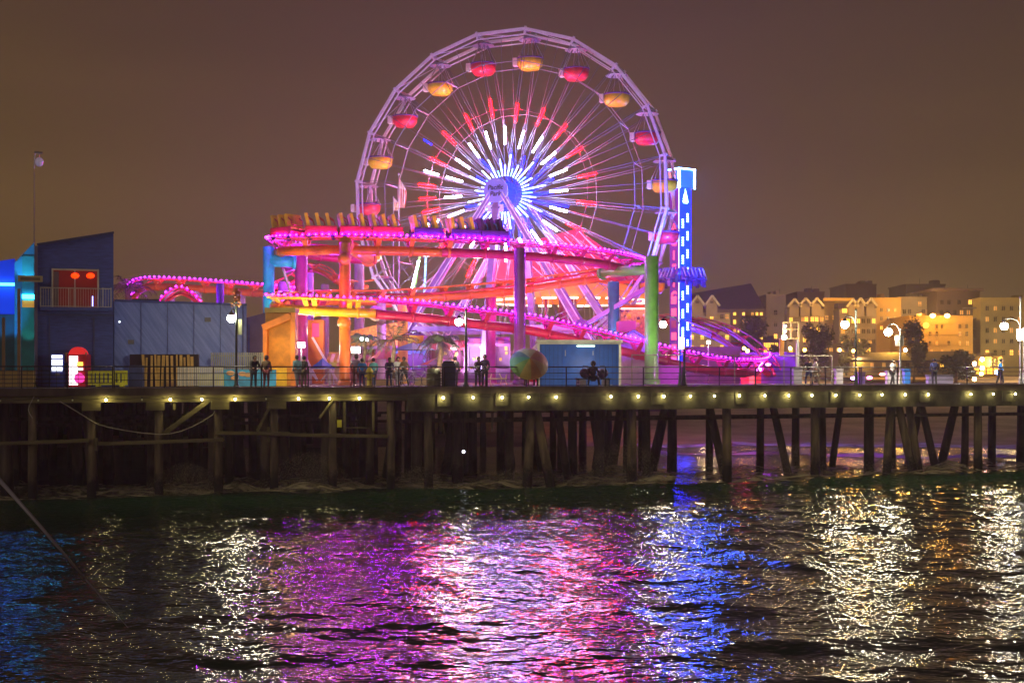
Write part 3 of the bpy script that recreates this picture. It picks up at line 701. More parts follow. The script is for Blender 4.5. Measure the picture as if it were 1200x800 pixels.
def track(pts, mats, rr=.29, rise=.72, gauge=.62, tie=2.0, bulbs=None, bstep=.33, railm=None, bside=-1, nb=None, tiem=None, railr=.062, dz=.18):
    """pts in world space: the spine's centre line; mats: list of (share, material)"""
    path = spline(pts, .45); n = len(path)
    i0 = 0
    for share, m in mats:
        i1 = min(n-1, int(round(share*(n-1)))); mb = MB(); mb.tube(path[i0:i1+1], rr, 12); mb.build('spine_tube', m, RC); i0 = i1
    lat = []
    for i, p in enumerate(path):
        t = path[min(i+1, n-1)]-path[max(i-1, 0)]; t.z = 0; t.normalize(); lat.append(Vector((t.y, -t.x, 0)))
    for sgn in (-1, 1):
        i0 = 0
        for share, m in mats:
            i1 = min(n-1, int(round(share*(n-1)))); mb = MB()
            mb.tube([path[i]+lat[i]*gauge*sgn+Vector((0, 0, rise)) for i in range(i0, i1+1)], railr, 6); mb.build('running_rail', railm or m, RC); i0 = i1
    acc = 0
    for i in range(1, n-1):
        acc += (path[i]-path[i-1]).length
        if acc > tie:
            acc = 0; p = path[i]; mb = MB()
            d = (path[i+1]-path[i-1]).normalized()
            for sgn in (-1, 1): mb.beam(p+Vector((0, 0, rr*.5)), p+lat[i]*gauge*sgn+Vector((0, 0, rise)), .3, .09)
            mb.beam(p+lat[i]*gauge+Vector((0, 0, rise-.1)), p-lat[i]*gauge+Vector((0, 0, rise-.1)), .14, .1)
            mb.tube([p-d*.09, p+d*.09], rr*1.18, 12)
            mt = [m for sh, m in mats if i <= sh*(n-1)+1][0]
            mb.build('crosstie', mt, RC)
    if bulbs:
        line = [path[i]+lat[i]*(gauge+.14)*bside+Vector((0, 0, rise+dz)) for i in range(n)]
        mb = MB(); mb.tube([q-Vector((0, 0, .06)) for q in line], .022, 5); st = mb.build('light_rail', RAILP, RC)
        mb = MB()
        for q, _ in along(line, bstep): mb.ball(q, .042, 6)
        b = mb.build('bulbs', bulbs, st); b['kind'] = 'stuff'
    return path
def WP(L): return [W(*p) for p in L]
# upper level: in from the back, round the left end, along the front, round the right end
up = track(WP([(440, 305, 90), (400, 303, 90.5), (360, 299, 89), (334, 297, 86), (326, 295, 82.5), (345, 294, 80.5), (400, 293, 80.5), (500, 295, 82), (600, 299, 84), (680, 306, 86.5), (725, 313, 89), (745, 319, 92), (740, 323, 96), (715, 326, 98)]),
      [(.16, MAG), (.50, ORG), (1, MAG)], bulbs=PKB, bstep=.40, bside=1)
# back run, orange, sloping down to the left
track(WP([(715, 326, 98), (690, 328, 97.5), (640, 335, 96), (600, 341, 95), (520, 348, 93), (440, 353, 91), (380, 353, 88), (340, 355, 84), (322, 358, 81), (330, 361, 79.3), (370, 364, 78.5), (440, 367, 79)]),
      [(.60, ORG), (.72, MAG), (1, YLW)], bulbs=None)
# lower front run, yellow then pink, down to the right
track(WP([(318, 363, 79.2), (370, 364.5, 78.6), (440, 368, 79)]), [(1, YLW)], rr=.24, bulbs=WTB, bstep=.40, bside=1)
track(WP([(440, 368, 79), (500, 373, 80.5), (560, 380, 82), (620, 387, 83.5), (680, 400, 85), (740, 414, 87), (800, 428, 89), (840, 435, 90.5), (872, 437, 92), (888, 434, 95), (890, 428, 99)]),
      [(1, MAG)], bulbs=VIB, bstep=.40, bside=1, rise=.80)
# far left arm
track(WP([(158, 368, 110), (157, 350, 110), (166, 339, 109), (185, 336, 108), (230, 338, 106.5), (280, 342, 105), (330, 346, 103), (365, 350, 100)]), [(1, ORG)], bulbs=PKB, bstep=.5, bside=1, rise=.6)
track(WP([(310, 345, 104), (345, 331, 102), (362, 318, 100), (372, 317, 99.5), (386, 324, 99), (400, 334, 99), (412, 338, 100), (430, 336, 102)]), [(1, ORG)], rr=.18, rise=.5)
track(WP([(188, 362, 100), (198, 351, 100), (212, 344, 100), (226, 350, 100), (238, 362, 100)]), [(1, TRED)], rr=.14, rise=.4, bulbs=PKB, bstep=.45, bside=1)
# right arm rising away behind the drop tower
track(WP([(900, 438, 98), (890, 430, 100), (872, 417, 103), (848, 400, 106), (820, 388, 109), (790, 379, 112), (770, 376, 116)]), [(1, TRED)], rr=.24, rise=.62, gauge=.7, tie=3)
track(WP([(908, 440, 97), (902, 428, 98), (884, 409, 101), (860, 393, 105), (838, 384, 110), (812, 378, 114)]), [(1, TRED)], rr=.13, rise=.45, gauge=.45, tie=3)
for k, (p, q, m) in enumerate((((452, 404, 92), (560, 343, 94), RAILP),)):
    pass
mb = MB(); mb.tube(spline(WP([(400, 345, 92), (500, 344, 92.5), (600, 335, 93), (700, 318, 94)]), .6), .09, 6); mb.build('running_rail', TRED, RC)

def column(px, Y, ytop, r, m, arm=None, lab='column'):
    x = X(px, Y); zt = Z(ytop, Y); mb = MB()
    mb.lathe([(r, DECK), (r, zt-.05), (r*.9, zt), (0, zt)], (x, Y, 0), 20)
    mb.lathe([(r*1.25, DECK+.001), (r*1.25, DECK+.25), (r, DECK+.3)], (x, Y, 0), 20)
    c = mb.build(lab, m, RC)
    if arm:
        ax, ay, aY, ar = arm; e = W(ax, ay, aY); s_ = Vector((x, Y, e.z))
        mb = MB(); mb.tube([s_, e], ar, 14); d = (e-s_).normalized(); mb.tube([e-d*.12, e+d*.05], ar*1.35, 14); mb.build('arm', m, RC)
    return c
CYA = mat('column_cyan', (.02, .40, .60), .35, coat=.3); CMAG = mat('column_magenta', (.36, .03, .22), .35, coat=.3); CORG = mat('column_orange', (.6, .19, .02), .35, coat=.3)
CPUR = mat('column_purple', (.15, .05, .15), .35, coat=.3); CGRN = mat('column_green', (.12, .42, .05), .4, coat=.2); CTEA = mat('column_teal', (.03, .22, .25), .4); CWHT = mat('column_white', (.45, .42, .40), .5)
column(315, 82.5, 289, .36, CYA, (345, 306, 83, .40)); column(353, 84, 299, .40, CMAG, (335, 312, 85, .3)); column(404, 79.2, 284, .34, CORG, (432, 303, 90, .42))
column(609, 82.3, 291, .36, CPUR, (609, 299, 84, .3)); column(763.5, 86, 300, .46, CGRN, (706, 320, 90, .36)); column(719, 96, 330, .42, CTEA)
column(421, 100, 306, .38, CWHT); column(381, 99, 333, .30, CWHT); column(472, 88, 356, .34, mat('column_yellow', (.8, .5, .08), .4)); column(363, 96, 320, .30, mat('column_lilac', (.5, .3, .6), .4))
column(447, 91, 355, .32, CWHT, (440, 367, 79.5, .34)); column(575, 95, 344, .36, CMAG); column(333, 88, 330, .4, mat('column_mauve', (.45, .25, .5), .4))
column(199, 107, 340, .42, CWHT); column(230, 106.6, 341, .42, CWHT); column(258, 100, 332, .28, mat('column_indigo', (.10, .06, .35), .4)); column(282, 105, 345, .38, CWHT)
# white strut of the left end
mb = MB(); a, b = W(332, 315, 83), W(341, 345, 83.5); mb.beam(a, b, .12); mb.build('bracing_strut', CWHT, RC)
for y in (303, 378): mb = MB(); mb.ball(W(404, y, 79.2)+Vector((0, -.2, 0)), .42, 12); mb.build('column_joint', CORG, RC)

# the train standing on the upper level
PTRAIN = [p for p in up]
TR = thing('coaster_train', 'long roller coaster train with yellow seats and red floor on the upper track', 'coaster train', (X(450, 82), 82, Z(281, 82)))
CRED = mat('car_red', (.55, .04, .03), .4, coat=.3); CYEL = mat('car_seat_yellow', (.85, .62, .03), .45); CDRK = mat('car_dark_purple', (.06, .02, .10), .4); CBLU = mat('car_blue_stripe', (.05, .25, .7), .4)
def find(px):      # index on the upper path of the front run nearest a pixel column
    best = None
    for i, p in enumerate(up):
        if p.y < 85.5 and i > len(up)*.2:
            u = 600+F*p.x/p.y
            if best is None or abs(u-px) < best[0]: best = (abs(u-px), i)
    return best[1]
cars = [346, 388, 430, 472, 514, 556]
for ci, px in enumerate([338, 374, 414, 456, 498, 540, 574]):
    i = find(px); p = up[i]; d = (up[i+1]-up[i-1]); d.z = 0; d.normalize(); ang = math.atan2(d.y, d.x); T = Matrix.Rotation(ang, 3, 'Z'); base = p+Vector((0, 0, .90))
    def L(x, y, z): return base+T @ Vector((x, y, z))
    mb = MB(); mb.box(L(0, 0, .12), (1.95, 1.35, .22), M=T); mb.box(L(0, -.66, .35), (1.9, .05, .35), M=T); mb.box(L(0, .66, .35), (1.9, .05, .35), M=T)
    dark = ci >= 4
    body = mb.build('car', CDRK if dark else CRED, TR, bevel=.02)
    for row in (-.62, 0.02, .64):
        for yy in (-.33, .33):
            mb = MB(); mb.box(L(row, yy, .42), (.48, .5, .14), M=T)
            Mx = T @ Matrix.Rotation(R(-12), 3, 'Y'); mb.box(L(row-.22, yy, .86), (.20, .58, .92), M=Mx)
            s = mb.build('seat', CDRK if (ci > 5) else CYEL, body, bevel=.03)
        mb = MB(); mb.tube([L(row-.2, -.45, 1.1), L(row+.1, -.45, .9), L(row+.18, -.45, .62), L(row+.18, .45, .62), L(row+.1, .45, .9), L(row-.2, .45, 1.1)], .04, 6)
        mb.build('restraint', CRED if not dark else CBLU, body)
    for xx in (-.7, .7):
        mb = MB()
        for yy in (-.62, .62): mb.lathe([(0, -.05), (.14, -.05), (.14, .05), (0, .05)], L(xx, yy, -.08), 10, M=T @ Matrix.Rotation(R(90), 3, 'X'))
        mb.build('wheels', BLKM, body)
i = find(588); p = up[i]; mb = MB(); mb.tube([p+Vector((-.9, 0, 1.3)), p+Vector((-.2, 0, 1.35)), p+Vector((.35, 0, 1.15)), p+Vector((.7, 0, 1.0))], [.62, .6, .42, .08], 12); mb.build('nose', CDRK, TR)

# floodlights colouring the coaster
def flood(px, py, Y, e, col, tgt, spot=110, lab=''):
    o = light('SPOT', W(px, py, Y), e, col, .25, W(*tgt), spot, name='flood')
    return o
PIN = (1, .42, .36); ORA = (1, .42, .10); PUR = (.62, .15, 1)
flood(340, 440, 76, 1500, (1, .65, .45), (345, 300, 82)); flood(430, 440, 75, 1500, (1, .5, .4), (410, 300, 81))
flood(520, 440, 76, 1200, PIN, (530, 300, 83)); flood(600, 440, 77, 900, PIN, (610, 310, 84)); flood(690, 440, 79, 1200, PIN, (690, 310, 87))
flood(350, 400, 77, 800, (1, .6, .2), (380, 340, 80)); flood(735, 430, 81, 900, (.7, 1, .5), (760, 340, 86), 80)
flood(300, 352, 77, 700, (.15, .75, 1), (316, 325, 82), 50)
flood(620, 420, 90, 3000, (1, .06, .2), (660, 300, 98)); flood(480, 410, 90, 2000, PUR, (460, 330, 98))
flood(850, 440, 92, 1400, (1, .08, .35), (850, 400, 104)); flood(200, 420, 98, 1500, (1, .5, .25), (220, 338, 107)); flood(170, 410, 101, 700, (1, .3, .7), (200, 338, 107))
for px, py, Y, e, c in ((342, 334, 86, 260, (.55, .03, 1)), (392, 322, 85, 260, (.55, .03, 1)), (440, 328, 87, 260, (.55, .04, 1)), (500, 330, 88, 160, (1, .7, .7)), (560, 335, 88, 300, (1, .6, .6)), (640, 330, 90, 200, (1, .06, .22)), (700, 340, 92, 200, (1, .04, .25)), (380, 385, 86, 160, (1, .65, .35)), (470, 395, 88, 160, (1, .7, .5))): light('POINT', W(px, py, Y), e, c, .25, name='park_fill')  # added points without fixtures, feeding colour into the water reflections

# bright white work lights on short poles
for px, py, Y, s, lab in ((341, 405, 80, 1, 'left of a starry pair of white floodlights before the orange shed'), (353, 404, 81, 1, 'right of a starry pair of white floodlights beside the magenta column'), (417, 410, 84, 1.2, 'white floodlight head beside the orange column'),
                     (830, 436-35, 98, .6, 'small white floodlight low between the drop tower and hotel')):
    t = thing('floodlight', lab if lab.endswith(('shed', 'column', 'hotel')) else lab, 'floodlight', (X(px, Y), Y, DECK))
    z = Z(py, Y)-DECK
    mb = MB(); mb.tube([(0, 0, 0), (0, 0, z)], .06, 8); mb.build('pole', GREYM, t, world=False)
    mb = MB(); mb.box((0, -.05, z), (.5*s, .12, .36*s)); hd = mb.build('lamp_head', GREYM, t, world=False)
    mb = MB(); mb.box((0, -.13, z), (.42*s, .02, .28*s)); mb.build('lamp_glass', glow('work_light_glass', (1, .9, .85), 220), hd, world=False)

# ------------------------------------------------------------------ rides and booths on the pier
# swing ride with orange lit canopy behind the legs
t = thing('swing_ride', 'chair swing ride with glowing orange canopy behind the wheel legs', 'ride', (X(665, 118), 118, DECK))
zc = Z(348, 118)-DECK
mb = MB(); mb.lathe([(7.2, zc-.3), (7.4, zc+.35), (5, zc+1.1), (1, zc+2), (0, zc+2.1)], n=24, smooth=False); cnp = mb.build('canopy', mat('canopy_orange', (.8, .25, .05), .5, emit=(1, .28, .05), es=.5), t, world=False)
mb = MB()
for k in range(24): a = k*math.pi/12; mb.box((7.15*math.cos(a), 7.15*math.sin(a), zc-.45), (.35, 1.2, .14), rz=a)
mb.build('light_strip', glow('warm_strip', (1, .75, .5), 5), cnp, world=False)
mb = MB(); mb.lathe([(.9, 0), (.8, zc)], n=14); mb.build('centre_mast', CMAG, t, world=False)
pr = None
for k in range(20):
    a = k*math.pi/10
    mb = MB(); c = (8.0*math.cos(a), 8.0*math.sin(a), 1.6)
    for e in (-.25, .25): mb.tube([(c[0]+e, c[1], c[2]), (6.8*math.cos(a)+e, 6.8*math.sin(a), zc-.3)], .03, 4)
    mb.box((c[0], c[1], c[2]), (.55, .45, .08)); mb.box((c[0], c[1]+.2, c[2]+.3), (.55, .06, .5)); mb.build('swing_seat', STEELW, t, world=False)
# red lit marquee roof behind the right half of the wheel foot
t = thing('red_marquee', 'steep red lit marquee roof behind the right legs of the wheel', 'tent', (X(655, 113), 113, DECK))
REDT = mat('marquee_red_glow', (.7, .03, .06), .5, emit=(1, .02, .08), es=.22); u = 113/F  # red light on the fabric put into its colour and glow
def ml(px, py): return ((px-655)*u, Z(py, 113)-DECK)
mb = MB(); mb.prism([ml(570, 312), ml(590, 292), ml(676, 268), ml(752, 322), ml(752, 328), ml(570, 328)], 0, 5); rf = mb.build('roof', REDT, t, world=False)
mb = MB()
for i in range(13):
    f = i/12; xa = 676-60*f*.2+ (f-.5)*30; a = ml(600+f*105, 290-f*22 if f < .72 else 268+(f-.72)*110); b = ml(640+f*120, 327)
    mb.beam((a[0], -.12, a[1]), (b[0], -.12, b[1]), .08)
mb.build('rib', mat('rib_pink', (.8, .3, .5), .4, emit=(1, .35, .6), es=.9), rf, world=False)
for px in (580, 640, 700, 745): mb = MB(); x = ml(px, 328)[0]; mb.tube([(x, 1, 0), (x, 1, Z(328, 113)-DECK)], .12, 8); mb.build('post', CMAG, t, world=False)
# scrambler arms with leds in the left half of the wheel
t = thing('led_ride', 'small spinning ride with lit green and white arms left of the wheel legs', 'ride', (X(488, 112), 112, DECK))
for i, (x0, y0, x1, y1, m) in enumerate(((480, 372, 492, 300, glow('led_green', (.3, .9, .2), 1.2)), (480, 350, 491, 305, LW), (497, 352, 499, 302, glow('led_sky', (.2, .5, 1), 3)), (500, 350, 530, 300, mat('olive_arm', (.4, .45, .1), .5)), (495, 350, 525, 305, STEELW), (470, 355, 520, 315, STEELW))):
    a = W(x0, y0, 112); b = W(x1, y1, 112); mb = MB(); mb.beam(a, b, .16); mb.build('arm', m, t)
mb = MB(); mb.lathe([(1.6, 0), (1.4, 4.6), (.5, 5), (0, 5)], n=14); mb.build('base', mat('ride_base_violet', (.3, .12, .5), .4), t, world=False)

def awning_booth(px0, px1, yt, Y, wall, stripe1, stripe2, label, inner=(1, .7, .4), es=1.2, sign=None, h_open=.6, yb=451):
    x0, x1 = X(px0, Y), X(px1, Y); zt = Z(yt, Y)-DECK; wd = x1-x0; t = thing('game_booth', label, 'booth', ((x0+x1)/2, Y, DECK), 0, 'game booths on the pier')
    mb = MB(); mb.box((0, 1.5, zt/2), (wd, .1, zt)); mb.box((-wd/2+.05, .75, zt/2), (.1, 1.4, zt)); mb.box((wd/2-.05, .75, zt/2), (.1, 1.4, zt)); mb.build('walls', wall, t, world=False)
    mb = MB(); mb.box((0, .1, .5), (wd, .3, 1.0)); mb.build('counter', wall, t, world=False)
    mb = MB(); n = max(4, int(wd/.45))
    mb.cur = 0
    for i in range(n):
        mb.cur = i % 2; xa, xb = -wd/2+wd*i/n, -wd/2+wd*(i+1)/n
        mb.add([(xa, -.5, zt-.45), (xb, -.5, zt-.45), (xb, .6, zt), (xa, .6, zt), (xa, -.5, zt-.62), (xb, -.5, zt-.62)], [(0, 1, 2, 3), (4, 5, 1, 0)])
    mb.cur = 0; mb.box((0, 1.1, zt+.05), (wd, 1, .1)); mb.build('awning', [stripe1, stripe2], t, world=False)
    mb = MB(); g3 = random.Random(px0)
    for i in range(int(wd*4)): mb.box((g3.uniform(-wd/2+.2, wd/2-.2), 1.35, g3.uniform(1.0, zt-.4)), (.2, .15, .22))
    mb.build('prizes', mat('prizes_%d' % (px0 % 3), [(.7, .2, .5), (.2, .5, .7), (.8, .6, .1)][px0 % 3], .6), t, world=False)
    mb = MB(); mb.box((0, .75, zt-.35), (wd*.8, .12, .08)); mb.build('lamp_tube', glow('booth_tube_%d' % int(es*10+inner[1]*100), inner, es*6), t, world=False)
    return t
cw = lambda n, c, **k: mat(n, tuple(q*.6 for q in c), .5, **k)
awning_booth(322, 352, 398, 92, cw('booth_gold', (.7, .45, .1)), cw('s_orange', (.8, .3, .05)), cw('s_yellow', (.8, .6, .1)), 'gold booth behind the pair of white floodlights')
awning_booth(384, 400, 414, 89, cw('booth_cream', (.7, .6, .35)), cw('s_yellow', (.8, .6, .1)), CREAM, 'narrow cream booth with yellow prizes left of the orange column', (1, .8, .4), 2)
awning_booth(408, 440, 415, 96, cw('booth_coral', (.7, .25, .15)), cw('s_pink', (.8, .2, .4)), CREAM, 'coral booth beside the orange column behind the small palm', (1, .7, .4), 2.2)
awning_booth(441, 470, 404, 94, cw('booth_rose', (.6, .15, .3)), cw('s_pink', (.8, .2, .4)), cw('s_teal', (.05, .5, .5)), 'rose booth with pink and teal awning between the palms', (1, .6, .5), 1.5)
awning_booth(472, 500, 404, 95, cw('booth_violet', (.35, .15, .5)), cw('s_teal', (.05, .5, .5)), cw('s_teal2', (.05, .35, .55)), 'violet booth under a teal awning right of the tall palm', (.8, .9, 1), 1.6)
awning_booth(503, 545, 400, 97, cw('booth_plum', (.4, .1, .3)), cw('s_red', (.7, .06, .08)), CREAM, 'plum booth with red and cream awning behind the dark palm', (1, .6, .6), 1.3)
awning_booth(548, 598, 396, 99, cw('booth_mauve', (.4, .2, .45)), cw('s_violet', (.4, .12, .6)), cw('s_pink', (.8, .2, .4)), 'mauve booth behind the standing couple and the lamp', (1, .5, .8), 1.2)
awning_booth(732, 758, 405, 93, cw('booth_pinkred', (.6, .15, .2)), cw('s_red', (.7, .06, .08)), cw('s_pink', (.8, .2, .4)), 'pink booth between the blue kiosk and the green column', (1, .5, .5), 1.6)
# yellow patterned ride hull
t = thing('yellow_ride', 'yellow scalloped ride shelter between the orange column and yellow post', 'ride', (X(435, 93), 93, DECK))
zb, zt = Z(405, 93)-DECK, Z(378, 93)-DECK; YH = mat('hull_yellow', (.8, .55, .03), .5, 0, .5, 6, .5)
mb = MB(); u = 93/F; mb.prism([(-30*u, Z(389, 93)-DECK), (10*u, Z(380, 93)-DECK), (32*u, Z(378, 93)-DECK), (32*u, zb), (-30*u, zb)], 0, 3); mb.build('canopy', YH, t, world=False)
mb = MB(); mb.box((0, 1.5, zb-.12), (64*u, 3.2, .22)); mb.build('beam', mat('ride_beam_grey', (.25, .22, .22), .6), t, world=False)
for i in range(5): mb = MB(); mb.ball((-22*u+i*11*u, -.05, zb+.45), .28, 8, (1, .4, 1)); mb.build('porthole', mat('porthole_brown', (.45, .2, .03), .5), t, world=False)
for px in (-28, 0, 30): mb = MB(); mb.tube([(px*u, 1, 0), (px*u, 1, zb)], .1, 8); mb.build('post', CORG, t, world=False)
# teal roofed kiosk, umbrellas
def parasol(px, py, Y, r, c1, c2, label, tilt=(0, 0), h=.55, n=12):
    t = thing('parasol', label, 'parasol', (X(px, Y), Y, DECK)); z = Z(py, Y)-DECK
    mb = MB(); mb.tube([(0, 0, 0), (0, 0, z)], .03, 6); mb.build('pole', STEELW, t, world=False)
    mb = MB(); vs = [(0, 0, z)]+[(r*math.cos(2*math.pi*k/n), r*math.sin(2*math.pi*k/n), z-h) for k in range(n)]
    for k in range(n): mb.cur = k % 2; mb.add([vs[0], vs[1+k], vs[1+(k+1) % n]], [(0, 1, 2)])
    mb.build('canopy', [c1, c2], t, world=False); return t
parasol(452, 404, 84, 1.0, cw('s_pink', (.8, .2, .4)), cw('s_coral', (.8, .25, .2)), 'pink and coral parasol left of the tall palm', h=.9)
parasol(484, 401, 85, 1.5, cw('u_teal', (.05, .4, .5)), cw('u_teal', (.05, .4, .5)), 'broad teal parasol right of the tall palm', h=.5)
parasol(513, 418, 82, 1.2, cw('s_violet', (.4, .12, .6)), cw('s_red', (.7, .06, .08)), 'low violet parasol under the dark palm', h=.5)
# signpost panel tower, orange with red panel
t = thing('panel_tower', 'slim orange tower with a glowing red panel left of the orange column', 'tower', (X(371, 88), 88, DECK)); u = 88/F
mb = MB(); mb.box((0, 0, (Z(375, 88)-DECK)/2), (18*u, .8, Z(375, 88)-DECK)); mb.build('tower_body', CORG, t, world=False)
mb = MB(); mb.box((0, -.43, Z(387, 88)-DECK), (8*u, .05, 16*u)); mb.build('red_panel', glow('panel_red', (1, .03, .12), 1.6), t, world=False)
for a, b in ((346, 372), (374, 395)):
    t = thing('slide_rail', 'slanting white rail of the small slide %s' % ('below the floodlights' if a < 360 else 'by the blue tent'), 'slide', (X(a, 87), 87, DECK))
    mb = MB(); mb.beam(W(a+(0 if a < 360 else -8), 395, 87), W(b, 446, 87), .14); mb.build('rail', STEELW, t)
    mb = MB(); mb.beam(W(b-8, 430, 87.3), W(b-8, 452, 87.3), .1); mb.build('prop', STEELW, t)
t = thing('blue_tent', 'small blue pointed tent right of the white slide', 'tent', (X(378, 86), 86, DECK)); u = 86/F
mb = MB(); mb.lathe([(16*u, Z(432, 86)-DECK), (5*u, Z(424, 86)-DECK), (0, Z(419, 86)-DECK)], n=4, smooth=False); mb.build('roof', cw('tent_blue', (.03, .18, .6)), t, world=False)
for sx in (-1, 1): mb = MB(); mb.tube([(sx*13*u, 0, 0), (sx*13*u, 0, Z(432, 86)-DECK)], .04, 6); mb.build('post', STEELW, t, world=False)
# frame of a small white swing set on the left
t = thing('folding_stand', 'white folding stand standing behind the railing by the light blue shirt', 'frame', (X(374, 76), 76, DECK)); u = 76/F
mb = MB(); 
for a, b in (((362, 432), (362, 452)), ((386, 432), (386, 452)), ((362, 432), (386, 432)), ((362, 434), (372, 446)), ((386, 434), (376, 446))): mb.beam(W(*a, 76), W(*b, 76), .07)
mb.build('tubes', STEELW, t)

# ------------------------------------------------------------------ flag pole by the wheel
FY = 100
t = thing('flag_pole', 'white flag pole with furled red and white striped flags left of the wheel', 'flag pole', (X(467.5, FY), FY, DECK)); H = Z(205, FY)-DECK
mb = MB(); mb.tube([(0, 0, 0), (0, 0, H)], [.07, .03], 8); mb.ball((0, 0, H+.05), .09, 8); mb.build('pole', STEELW, t, world=False)
def flag(x0, ztop, L, wd, nm, t, cols):
    mb = MB(); n = 12; m = 6; vs = []
    for j in range(n+1):
        f = j/n; ww = wd*math.sin(min(1, f*1.5+.12)*math.pi*.5)*(1-.3*f)
        for i in range(m+1): vs.append((x0+ww*i/m, .12*math.sin(i*1.9+j*.4)*(i/m), ztop-L*f-.25*i/m*(1-f)*L*.3))
    k0 = 0
    for j in range(n):
        for i in range(m):
            mb.cur = (i) % 2 if j > 3 else 0
            a = j*(m+1)+i; mb.add([vs[a], vs[a+1], vs[a+m+2], vs[a+m+1]], [(0, 1, 2, 3)], True)
    mb.build(nm, cols, t, world=False)
flag(.04, H-.3, 2.2, .65, 'flag', t, [mat('flag_cream', (.8, .72, .6), .7), mat('flag_red', (.6, .12, .08), .7)])
t = thing('short_flag_pole', 'shorter pole with a small pale flag beside the striped flags', 'flag pole', (X(461, FY), FY, DECK)); H2 = Z(230, FY)-DECK
mb = MB(); mb.tube([(0, 0, 0), (0, 0, H2)], .035, 8); mb.build('pole', STEELW, t, world=False); flag(.03, H2-.1, 1.0, .45, 'flag', t, [mat('flag_cream', (.8, .72, .6), .7), mat('flag_orange', (.75, .35, .1), .7)])
light('SPOT', W(470, 262, 96), 500, (1, .85, .6), .1, W(467, 225, 100), 50, name='flag_light')

# ------------------------------------------------------------------ left buildings
NAVY = mat('navy_siding', (.035, .065, .30), .65, 0, .3, 2, .1, stretch=(1, 1, 6)); SLATE = mat('slate_blue_cladding', (.055, .085, .19), .55, 0, .5, .7, .1, stretch=(6, 1, 1.2))
BY = 71
LINE = None                                        # when set: blocks stand parallel to the pier edge, through a pivot column
def lp(px, Y):                                    # point on the pier-parallel line through the pivot column at distance Y
    q = Vector((X(LINE, Y), Y)); k = (px-600)/F; s = (k*q.y-q.x)/(PD.x-k*PD.y); return Vector((q.x+PD.x*s, q.y+PD.y*s, 0))
def bx(mb, px0, px1, y0, y1, Y, depth):           # block from pixel extents on a plane at distance Y, going back
    if LINE is not None and max(px0, px1) < 400:
        a, b = lp(px0, Y), lp(px1, Y); ym = (a.y+b.y)/2; z0, z1 = Z(y1, ym), Z(y0, ym)
        c = (a+b)/2-PN*depth/2; return mb.box((c.x, c.y, (z0+z1)/2), ((b-a).length, depth, z1-z0), rz=PANG)
    x0, x1 = X(px0, Y), X(px1, Y); z0, z1 = Z(y1, Y), Z(y0, Y); return mb.box(((x0+x1)/2, Y+depth/2, (z0+z1)/2), (x1-x0, depth, z1-z0))
DB = thing('navy_building', 'tall navy building with sloping roof and a lit balcony window', 'building', (X(89, BY), BY, DECK))
def wedge(mb, p0, p1, yl, yr, Y, dep):             # block with a sloping top, parallel to the pier
    a, b = lp(p0, Y), lp(p1, Y); c, d = b-PN*dep, a-PN*dep; zl, zr = Z(yl, a.y), Z(yr, b.y)
    return mb.add([(a.x, a.y, DECK), (b.x, b.y, DECK), (b.x, b.y, zr), (a.x, a.y, zl), (d.x, d.y, DECK), (c.x, c.y, DECK), (c.x, c.y, zr), (d.x, d.y, zl)],
                  [(0, 1, 2, 3), (5, 4, 7, 6), (1, 5, 6, 2), (4, 0, 3, 7), (3, 2, 6, 7), (0, 4, 5, 1)])
LINE = 133
mb = MB(); wedge(mb, 44, 133, 287, 273, BY, 6.5); mb.build('walls', NAVY, DB)
mb = MB(); a, b = lp(43.5, BY-.1), lp(133.5, BY-.1); mb.beam((a.x, a.y, Z(286.5, a.y)), (b.x, b.y, Z(272.5, b.y)), .3, .1); mb.build('roof_edge', mat('roof_edge_blue', (.03, .04, .12), .5), DB)
WINRED = mat('window_red_glow', (.15, .01, .01), .2, emit=(.55, .02, .01), es=.09)
mb = MB(); bx(mb, 62, 115, 317, 360, BY-.06, .04); wn = mb.build('window', WINRED, DB)
FRM = mat('window_frame_pale', (.45, .42, .36), .5)
mb = MB()
for e in ((60.5, 62.5), (87, 88.5), (114, 116)): bx(mb, e[0], e[1], 315.5, 361, BY-.12, .07)
bx(mb, 60.5, 116, 315, 317, BY-.125, .08); mb.build('frame', FRM, wn)
for cx in (88, 106): mb = MB(); p = lp(cx, BY-.14); p.z = Z(323, p.y); mb.ball(p, .19, 10, (1.2, .5, .8)); mb.build('red_lantern', glow('red_lantern_glow', (1, .04, .0), 2.2 if cx < 90 else 1.0), wn)
mb = MB(); bx(mb, 63, 69, 318, 359, BY-.1, .03); mb.build('curtain', mat('curtain_grey', (.12, .08, .10), .8), wn)
# balcony
mb = MB(); bx(mb, 47, 131, 360, 364, BY-.9, .9); bal = mb.build('balcony', NAVY, DB)
mb = MB()
for i in range(29): bx(mb, 47.5+i*2.93, 48.1+i*2.93, 338, 360, BY-.88, .03)
bx(mb, 47, 131, 337, 338.2, BY-.89, .05); bx(mb, 47, 131, 358.6, 359.4, BY-.89, .05)
for px in (47, 80, 120, 129.5): bx(mb, px, px+1.2, 337, 360, BY-.9, .05)
mb.build('balustrade', mat('balustrade_pale', (.35, .33, .28), .5), bal)
mb = MB(); bx(mb, 108, 109.6, 347, 359, BY-.4, .05); mb.build('light_tube', glow('blue_tube', (.3, .35, 1), 5), bal)
mb = MB(); bx(mb, 57, 58.5, 372, 452, BY-.06, .05); bx(mb, 109, 111, 372, 452, BY-.06, .05); bx(mb, 44, 133, 368, 370, BY-.07, .05); mb.build('trim', mat('navy_trim', (.04, .06, .2), .5), DB)
mb = MB(); bx(mb, 40.2, 44, 288, 452, BY-.3, .25); mb.build('corner_post', mat('corner_post_violet', (.12, .10, .2), .5), DB)
